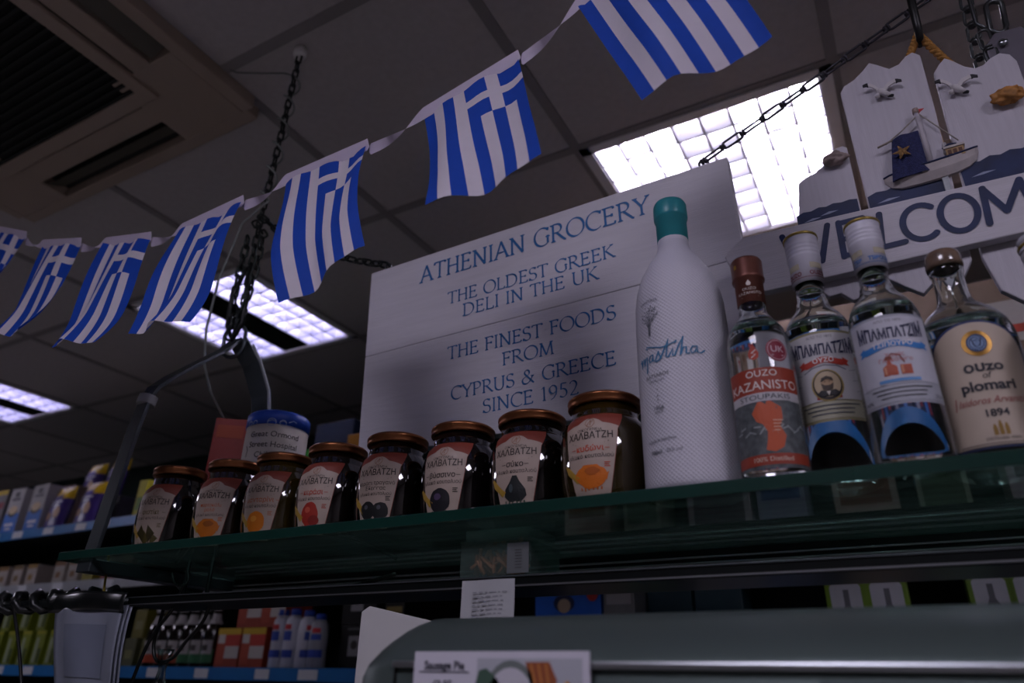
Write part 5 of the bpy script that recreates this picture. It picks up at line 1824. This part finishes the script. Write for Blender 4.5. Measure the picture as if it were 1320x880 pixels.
# cork-capped bottle with arched label
pY = .637
px_ = column_x(1214, 330, pY, ZS + .193)
pt_ = thing('ouzo_bottle', 'broad clear bottle with glassy brown stopper and arched cream label', 'bottle', (px_, pY, ZS), radians(4))
po = [(0, .003), (.014, .003), (.026, 0), (.0315, .002), (.0343, .006), (.0349, .009), (.0350, .012), (.0350, .02), (.0350, .095), (.0349, .102), (.0342, .112), (.0315, .122), (.0265, .1305), (.0200, .137), (.0148, .142), (.0128, .147), (.0120, .155), (.0118, .172), (.0130, .1735), (.0132, .1765), (.0120, .178)]
pt_.scale = (1.016, 1.016, 1.016)
glass_bottle(pt_, po, .120)
m_cork = mat('brown_stopper', '6a5648', .25, var=.35, scale=90, coat=.8)
MB().lathe([(.0118, .1775), (.0138, .1780), (.0142, .181), (.0140, .188), (.0128, .1925), (.0100, .1945), (0, .195)], m_cork, 36).build('stopper', pt_, world=False)
pl_ = MB()
f1, f2, f3, f4 = (cyl_map(.0350, off=.0003 + .0004 * i) for i in range(4))


def arch_patch(mb, hw_, zb_, zs_, ztop_, f, m):
    def g_(a, b):
        u = (2 * a - 1) * hw_
        tp = zs_ + (ztop_ - zs_) * sqrt(max(0, 1 - (2 * a - 1) ** 2))
        return f(u, zb_ + (tp - zb_) * b)
    mb.grid(g_, 36, 3, m)


arch_patch(pl_, .0345, .0125, .088, .1130, f1, ink('26335e'))
arch_patch(pl_, .0325, .0142, .087, .1110, f2, ink('b8a898'))
m_bk = ink('25242c')
poly(pl_, ell(0, .0935, .0098, .0105, 28), f3, mat('medal_gold', '9c7436', .35, metal=.7, var=.15, scale=200))
poly(pl_, ell(0, .0935, .0068, .0074, 24), f4, ink('2a3a5c'))
f5 = cyl_map(.0350, off=.0015)
poly(pl_, ell(0, .0935, .0056, .0061, 24), f5, ink('7c94b8'))
stroke(pl_, [(-.003, .097), (-.0015, .0905), (0, .0955), (.0015, .0905), (.003, .097)], .0009, cyl_map(.0350, off=.0018), ink('2a3452'), False)
put_text(pl_, 'ουzo', 0, .0710, .0108, f3, m_bk, weight=.035, squeeze=1.1)
put_text(pl_, 'of', 0, .0652, .0068, f3, m_bk, shear=.2)
put_text(pl_, 'plomari', 0, .0560, .0108, f3, m_bk, weight=.035, squeeze=1.05)
rs = ink('8c3436')
put_text(pl_, 'Isidoros Arvanitis', 0, .0455, .0076, f3, rs, shear=.35, squeeze=.82)
stroke(pl_, [(-.0245, .0435), (-.0228, .053)], .0007, f3, rs, False)
put_text(pl_, '1894', 0, .0355, .0078, f3, m_bk, weight=.025)
gd = ink('8a6a2a')
for k, (a, h_) in enumerate(((-.0035, .008), (.0, .0105), (.0035, .0085))):
    poly(pl_, [(a - .0013, .0215), (a + .0013, .0215), (a + .0013, .0215 + h_ * .65), (a + .0005, .0215 + h_), (a - .0005, .0215 + h_), (a - .0013, .0215 + h_ * .65)], f3, gd)
put_text(pl_, 'DISTILLED 100%', 0, .0180, .0030, f3, m_bk)
for q in range(2):
    stroke(pl_, [(-.028 + .004 * i, .0158 - .0016 * q) for i in range(15)], .0007, f3, ink('6a6260'), False)
pl_.build('label', pt_, world=False, recalc=False)

# ------------------------------------------------------------------ charity tub and its neighbours on the rear of the shelf
tY = .7525
tx = column_x(360, 540, tY, ZS + .215)
tb = thing('charity_tub', 'white children hospital charity collecting tub with blue lid behind the jam jars', 'collecting tub', (tx, tY, ZS))
rT, hT = .0465, .223
MB().lathe([(0, 0), (rT, 0), (rT, hT - .018), (0, hT - .018)], mat('tub_paper', 'b9b2aa', .6, var=.08, scale=30), 48).build('body', tb, world=False)
m_lid = mat('tub_lid_blue', '1d47a8', .4, var=.1)
MB().lathe([(rT + .0002, hT - .023), (rT + .0012, hT - .023), (rT + .0014, hT - .004), (rT - .002, hT), (rT - .004, hT - .003), (0, hT - .004)], m_lid, 48).build('lid', tb, world=False)
tp = MB()
tf1 = cyl_map(rT, off=.0004)
# label faces a little to the left of the shop front
tt = radians(-2)


def tmap(u, v, off=.0005):
    a = u / rT + tt
    return Vector(((rT + off) * sin(a), -(rT + off) * cos(a), v))


mt_ = ink('3a3a3c')
for s, v in (('Great Ormond', .180), ('Street Hospital', .164), ("Children's", .148), ('Charity', .132)):
    put_text(tp, s, .036, v, .0125, tmap, mt_)
put_text(tp, 'pp', -.012, .132, .024, tmap, ink('151515'), squeeze=.8)
stroke(tp, [(-.006, .150), (-.0045, .160), (-.008, .167)], .0014, tmap, ink('151515'))
lid_t = lambda u, v: tmap(u, v, .0022)
for cx_, s in ((.030, 1), (.046, .75), (-.006, .6), (.004, .6)):
    stroke(tp, ell(cx_, .202, .0062 * s, .006 * s, 14) + [(cx_ + .0062 * s, .202)], .0008, lid_t, ink('9fb0c8'), False)
    stroke(tp, [(cx_ - .006 * s, .203), (cx_, .2055), (cx_ + .006 * s, .203)], .0008, lid_t, ink('9fb0c8'), False)
stroke(tp, [(.054, .204), (.061, .208), (.066, .206)], .0014, lid_t, ink('9fb0c8'), False)
tp.build('print', tb, world=False, recalc=False)
bxx = at(290, 560, .75).x
carton('tall_box', 'red and white box just left of the charity tub', 'box', bxx - .004, .742, ZS, .052, .05, .236, mat('red_white_box', '93271f', .5),
       [([(0, 0), (.75, 0), (.8, .3), (.55, .5), (.25, .45), (0, .38)], ink('a7a2aa')), (R4(.1, .9, .86, .95), ink('a8421e'))], rz=.7)
a_ = at(146, 690, .66)
carton('small_tub', 'small white box with red lid behind the foot of the left bracket', 'box', -.985, .665, ZS, .075, .06, .026, mat('pale_box', '8e8f92', .5), [(R4(0, 1, .75, 1), ink('7a2220'))])

# ------------------------------------------------------------------ breadstick box under the glass
bx0, bx1, by0, by1, bz = at(594, 742, .59).x, at(640, 742, .59).x + .006, .588, .65, 1.5683
bs = thing('breadstick_box', 'clear plastic box of small breadsticks on the lower shelf', 'box', ((bx0 + bx1) / 2, .62, bz))
m_clam = clear_pane('clear_plastic', 'e6eaea', 1.45, .03, .05)
cbx = MB()
W_ = bx1 - bx0 + .030
bx1 = bx0 + W_
th = .0012
hgt2 = .044
cbx.box(bx0, bx1, by0, by0 + th, bz, bz + hgt2 * .7, m_clam)
cbx.box(bx0, bx1, by1 - th, by1, bz, bz + hgt2 * .7, m_clam)
cbx.box(bx0, bx0 + th, by0 + th, by1 - th, bz, bz + hgt2 * .7, m_clam)
cbx.box(bx1 - th, bx1, by0 + th, by1 - th, bz, bz + hgt2 * .7, m_clam)
cbx.box(bx0, bx1, by0, by1, bz, bz + th, m_clam)
cbx.build('tray', bs)
ld = MB()
ld.box(bx0 - .001, bx1 + .001, by0 - .001, by1 + .001, bz + hgt2 * .7 + .0003, bz + hgt2 * .7 + .003, m_clam)
ld.box(bx0 + .003, bx1 - .003, by0 + .003, by1 - .003, bz + hgt2 * .7 + .0032, bz + hgt2, m_clam)
ld.build('lid', bs, bevel=.001)
stk = MB()
r5 = random.Random(5)
m_brd = mat('breadstick', 'b5714c', .7, var=.2, scale=90)
for k in range(70):
    c = Vector((r5.uniform(bx0 + .010, bx1 - .028), r5.uniform(by0 + .008, by1 - .008), bz + .006 + r5.random() * .014))
    d = Vector((r5.uniform(-.7, .7), r5.uniform(-.3, .3), r5.uniform(.2, 1))).normalized() * r5.uniform(.006, .010)
    c.z = max(c.z, bz + .004 + abs(d.z))
    stk.tube([c - d, c + d], .0019, m_brd, 6)
so_ = stk.build('breadstick_heap', bs)
so_['kind'] = 'stuff'
st_ = MB()
xs_ = bx1 - .0235
st_.add([(xs_, by0 - .0012, bz + .002), (bx1 - .001, by0 - .0012, bz + .002), (bx1 - .001, by0 - .0012, bz + .029), (xs_, by0 - .0012, bz + .029)], [(0, 1, 2, 3)], ink('5a5d5f'))
for k in range(7):
    st_.add([(xs_ + .0085, by0 - .0015, bz + .022 - .0026 * k), (xs_ + .0155, by0 - .0015, bz + .022 - .0026 * k), (xs_ + .0155, by0 - .0015, bz + .0229 - .0026 * k), (xs_ + .0085, by0 - .0015, bz + .0229 - .0026 * k)], [(0, 1, 2, 3)], ink('3c3e40'))
st_.build('sticker', bs, recalc=False)

# till receipt hanging from the lower shelf
rx0, rx1 = at(595, 770, .577).x, at(663, 770, .577).x
rcp = thing('till_receipt', 'pale paper receipt hanging below the breadstick box', 'receipt', ((rx0 + rx1) / 2, .577, 1.5))
rm_ = MB()
rm_.grid(lambda u, v: Vector((rx0 + (rx1 - rx0) * u, .5770 - .004 * (1 - v) ** 2 + .0008 * sin(7 * u), 1.500 + .0645 * v)), 8, 12, mat('receipt_paper', 'a6a7aa', .7, var=.03))
ro = rm_.build('paper', rcp, recalc=False)
rp_ = MB()
r6 = random.Random(9)
for k in range(14):
    z = 1.553 - .0036 * k
    v = (z - 1.5) / .0645
    y = .5766 - .004 * (1 - v) ** 2 - .0006
    x_ = rx0 + .012
    while x_ < rx1 - .010:
        w_ = r6.uniform(.002, .008)
        rp_.add([(x_, y, z), (x_ + w_, y, z), (x_ + w_, y, z + .0012), (x_, y, z + .0012)], [(0, 1, 2, 3)], ink('8a8b90'))
        x_ += w_ + .002
rp_.build('print', rcp, recalc=False)

# ------------------------------------------------------------------ carrier bags and cables at lower left
rail = MB()
rail.tube([(-1.5, .60, 1.574), (LX0 + .003, .60, 1.564)], .006, m_darkm, 10)
tag(rail.build('hanging_rail'), 'dark rail continuing left from the lower shelf with bags on it', 'rail')
fo = MB()
pp_ = []
for k in range(60):
    t = k / 59
    a = t * 9 * 2 * pi
    pp_.append((-1.27 + .38 * t, .60 + (.0125) * cos(a), 1.5725 - .003 * t + (.0125) * sin(a)))
fo.tube(pp_, .0055, mat('black_film', '0e1112', .3, var=.2), 8)
tag(fo.build('film_wrap'), 'shiny black plastic film wound round the dark rail', 'plastic film')
bgx0, bgx1 = at(73, 782, .58).x, at(166, 786, .58).x
cbg = thing('bag_bundle', 'stack of whitish carrier bags hanging at the lower left', 'carrier bags', ((bgx0 + bgx1) / 2, .59, 1.3))
m_bag = mat('bag_film', '858a98', .35, var=.05, scale=8, translucent=.15)


def bagpt(u, v, dy=0.0, dx=0.0):
    dz = .142 * (1 - v)
    xl, xr = bgx0 + .5 * dz, bgx1 + .08 * dz
    return Vector((xl + (xr - xl) * u + dx, .578 + dy + .003 * sin(9 * u + 2 * v) + .002 * sin(5 * v) - .006 * sin(pi * v), 1.420 + .142 * v - .004 * u))


for k in range(3):
    mb = MB()
    mb.grid(lambda u, v, k=k: bagpt(u, v, .004 * k, .002 * k), 20, 20, m_bag)
    o = mb.build('bag', cbg, recalc=False)
    o.modifiers.new('solid', 'SOLIDIFY').thickness = .0008
bp_ = MB()
gg = lambda u, v: bagpt(u, v, -.0012)
bp_.grid(lambda a, b: gg(.22 + .58 * a, .42 + .42 * b), 12, 8, ink('6a7080'))
bp_.grid(lambda a, b: gg(.16 + .6 * a, .12 + .13 * b), 12, 4, ink('646e70'))
bp_.build('print', cbg, recalc=False)
hd = MB()
hd.grid(lambda u, v: Vector((bgx0 - .004 + (bgx1 - bgx0 + .008) * u, .5738 + .003 * sin(11 * u) - .003 * sin(pi * v), 1.552 + .024 * v - .004 * u + .003 * sin(pi * u))), 16, 6, mat('black_film', '0e1112', .18))
ho2 = hd.build('header', cbg, recalc=False)
ho2.modifiers.new('solid', 'SOLIDIFY').thickness = .001


def cable(label, pts, r=.0022, m=None):
    mb = MB()
    P = [Vector(p) for p in pts]
    out = []
    n = len(P)
    for i in range(n - 1):
        p0, p1, p2, p3 = P[max(i - 1, 0)], P[i], P[i + 1], P[min(i + 2, n - 1)]
        for k in range(8):
            t = k / 8
            out.append(.5 * ((2 * p1) + (p2 - p0) * t + (2 * p0 - 5 * p1 + 4 * p2 - p3) * t * t + (3 * p1 - p0 - 3 * p2 + p3) * t ** 3))
    out.append(P[-1])
    mb.tube(out, r, m or m_black, 8)
    return tag(mb.build('cable'), label, 'cable')


A = lambda x, y, Y=.592: at(x, y, Y)
cable('thin black cable hanging at the far left below the dark rail', [A(16, 770), A(20, 800), A(24, 830), A(27, 870), A(28, 910)])
cable('black cable slanting down right of the carrier bags', [A(238, 752, .62), A(222, 785, .62), A(196, 820, .62), A(174, 868, .62), A(160, 915, .62)])
cable('looped black cable above the clear bag', [A(215, 768, .63), A(205, 805, .63), A(198, 832, .63), A(203, 852, .63), A(222, 848, .63), A(240, 826, .63), A(262, 800, .63), A(275, 768, .63)])
cable('short black cable loop under the left end of the glass shelf', [A(222, 738, .64), A(226, 752, .64), A(236, 756, .64), A(243, 748, .64), A(242, 736, .64)], .0016)
cable('black flex sagging along the underside of the glass shelf at left', [(-.92, .68, 1.606), (-.86, .66, 1.582), (-.80, .66, 1.575), (-.72, .68, 1.577), (-.64, .72, 1.585), (-.60, .77, 1.606)], .003)
cable('yellow string hanging beside the left bracket foot', [A(140, 716, .60), A(139, 733, .60), A(136, 745, .60), A(133, 768, .60)], .0016, mat('yellow_string', '9a8420', .7))
# clear bag knot
cg = MB()
kp = A(212, 850, .63)
m_film = clear_pane('clear_film', 'dfe6e6', 1.45, .12)
r8 = random.Random(2)
for ring, (rad, dz) in enumerate(()):
    pass
n_, m_ = 28, 12
jit = [[1 + .35 * sin(5 * 2 * pi * k / n_ + .6 * j) + .12 * r8.uniform(-1, 1) for k in range(n_)] for j in range(m_)]
vs, fs = [], []
for j in range(m_):
    t = j / (m_ - 1)
    if t < .25:
        rad = .012 - .036 * t
    else:
        rad = .003 + .055 * ((t - .25) / .75) ** .8
    for k in range(n_):
        a = 2 * pi * k / n_
        q = rad * jit[j][k] * (1 if t > .2 else .8)
        vs.append((kp.x + q * cos(a), kp.y + q * sin(a) * .7, kp.z + .012 - .13 * t))
for j in range(m_ - 1):
    for k in range(n_):
        l = (k + 1) % n_
        fs.append((j * n_ + k, j * n_ + l, (j + 1) * n_ + l, (j + 1) * n_ + k))
cg.add(vs, fs, m_film, True)
cgo = cg.build('plastic_bag', recalc=True)
cgo.modifiers.new('solid', 'SOLIDIFY').thickness = .0006
tag(cgo, 'crumpled clear plastic bag tied to the looped black cable', 'plastic bag')

# ------------------------------------------------------------------ Greek flag bunting
m_fb = mat('flag_blue', '0f47b4', .75, var=.06, scale=60, translucent=.35)
m_fw = mat('flag_white', 'ded6e0', .75, var=.03, scale=60, translucent=.35)
m_rib = mat('ribbon_satin', 'cfc4d8', .45, var=.05, scale=40, translucent=.3)
V = Vector
flags = [  # top left, top right, bottom left, bottom right
    (V((-.203, .49, 2.133)), V((-.085, .49, 2.195)), V((-.131, .443, 1.933)), V((-.022, .453, 1.964)), 'flag nearest the camera, cut off by the top edge'),
    (V((-.399, .49, 2.065)), V((-.275, .49, 2.093)), V((-.311, .413, 1.845)), V((-.207, .422, 1.873)), None),
    (V((-.611, .49, 2.048)), V((-.479, .49, 2.052)), V((-.486, .399, 1.806)), V((-.410, .419, 1.865)), None),
    (V((-.804, .49, 2.035)), V((-.686, .49, 2.042)), V((-.708, .403, 1.817)), V((-.597, .398, 1.803)), None),
    (V((-.988, .49, 2.069)), V((-.873, .49, 2.043)), V((-.877, .411, 1.840)), V((-.750, .401, 1.811)), None),
    (V((-1.180, .49, 2.124)), V((-1.060, .49, 2.091)), V((-1.050, .42, 1.890)), V((-.940, .412, 1.868)), None),
    (V((-1.375, .49, 2.215)), V((-1.250, .49, 2.163)), V((-1.245, .43, 2.000)), V((-1.135, .42, 1.945)), None),
]
bu = thing('flag_bunting', 'string of blue and white striped cross flags strung across below the ceiling', 'bunting', (-.6, .49, 2.05))
rib = MB()
path = [V((.46, .49, CZ - .002)), V((.2, .49, 2.43)), V((.05, .49, 2.29))]
for TL, TR, BL, BR, _ in flags:
    path += [TR, TL]
path += [V((-1.5, .49, 2.28)), V((-1.75, .49, 2.44)), V((-2.2, .49, CZ - .004))]
# ribbon, twisted in the gaps
cross, pos = [], []
wv_ = .017
for i in range(len(path) - 1):
    a, b = path[i], path[i + 1]
    gap = not any(abs(a.x - F[1].x) < 1e-6 and abs(b.x - F[0].x) < 1e-6 for F in flags)
    n = 14
    for k in range(n):
        t = k / n
        p = a.lerp(b, t)
        if gap:
            p = p + V((0, 0, -.004 * sin(pi * t)))
            tw = pi * (3 * t * t - 2 * t ** 3)
            wd = wv_ * (1 - .45 * sin(pi * t))
        else:
            tw, wd = 0, wv_
        pos.append(p)
        cross.append(V((0, sin(tw) * .8 - .12 * cos(tw), cos(tw))) * wd)
vs, fs = [], []
for p, c in zip(pos, cross):
    vs += [p - c * .25 + V((0, .0008, 0)), p + c * .75 + V((0, .0008, 0))]
fs = [(2 * i, 2 * i + 1, 2 * i + 3, 2 * i + 2) for i in range(len(pos) - 1)]
rib.add(vs, fs, m_rib, True)
rib.build('ribbon', bu, recalc=False)


def flag_cell(i, j):
    """18 columns (two to a stripe), 27 half-stripe rows from the top: the cross sits at top right."""
    col, row = i // 2, j / 2.0
    if col >= 4 and row < 5:
        return m_fw if (col == 6 or 2 <= row < 3) else m_fb
    return m_fw if col % 2 else m_fb


for n_f, (TL, TR, BL, BR, lab) in enumerate(flags):
    mb = MB()
    nrm = (TR - TL).cross(BL - TL).normalized()
    ph = n_f * 1.3

    def ff(u, v, TL=TL, TR=TR, BL=BL, BR=BR, nrm=nrm, ph=ph):
        p = TL.lerp(TR, u).lerp(BL.lerp(BR, u), v)
        amp = .0045 * v + .002
        q = amp * sin(7 * u + 3.2 * v + ph) + .005 * v * sin(4.5 * v + 2 * u + ph * .7) + .0018 * sin(15 * u + ph)
        curl = .014 * max(0, v - .72) ** 1.5 * 6 * (1 if n_f in (0, 2) else -.6)
        return p + nrm * (q + curl)
    mb.grid(ff, 18, 27, m_fb, True, flag_cell)
    fo_ = mb.build('flag', bu, recalc=False)
    s_ = fo_.modifiers.new('sub', 'SUBSURF')
    s_.subdivision_type = 'SIMPLE'
    s_.levels = s_.render_levels = 1
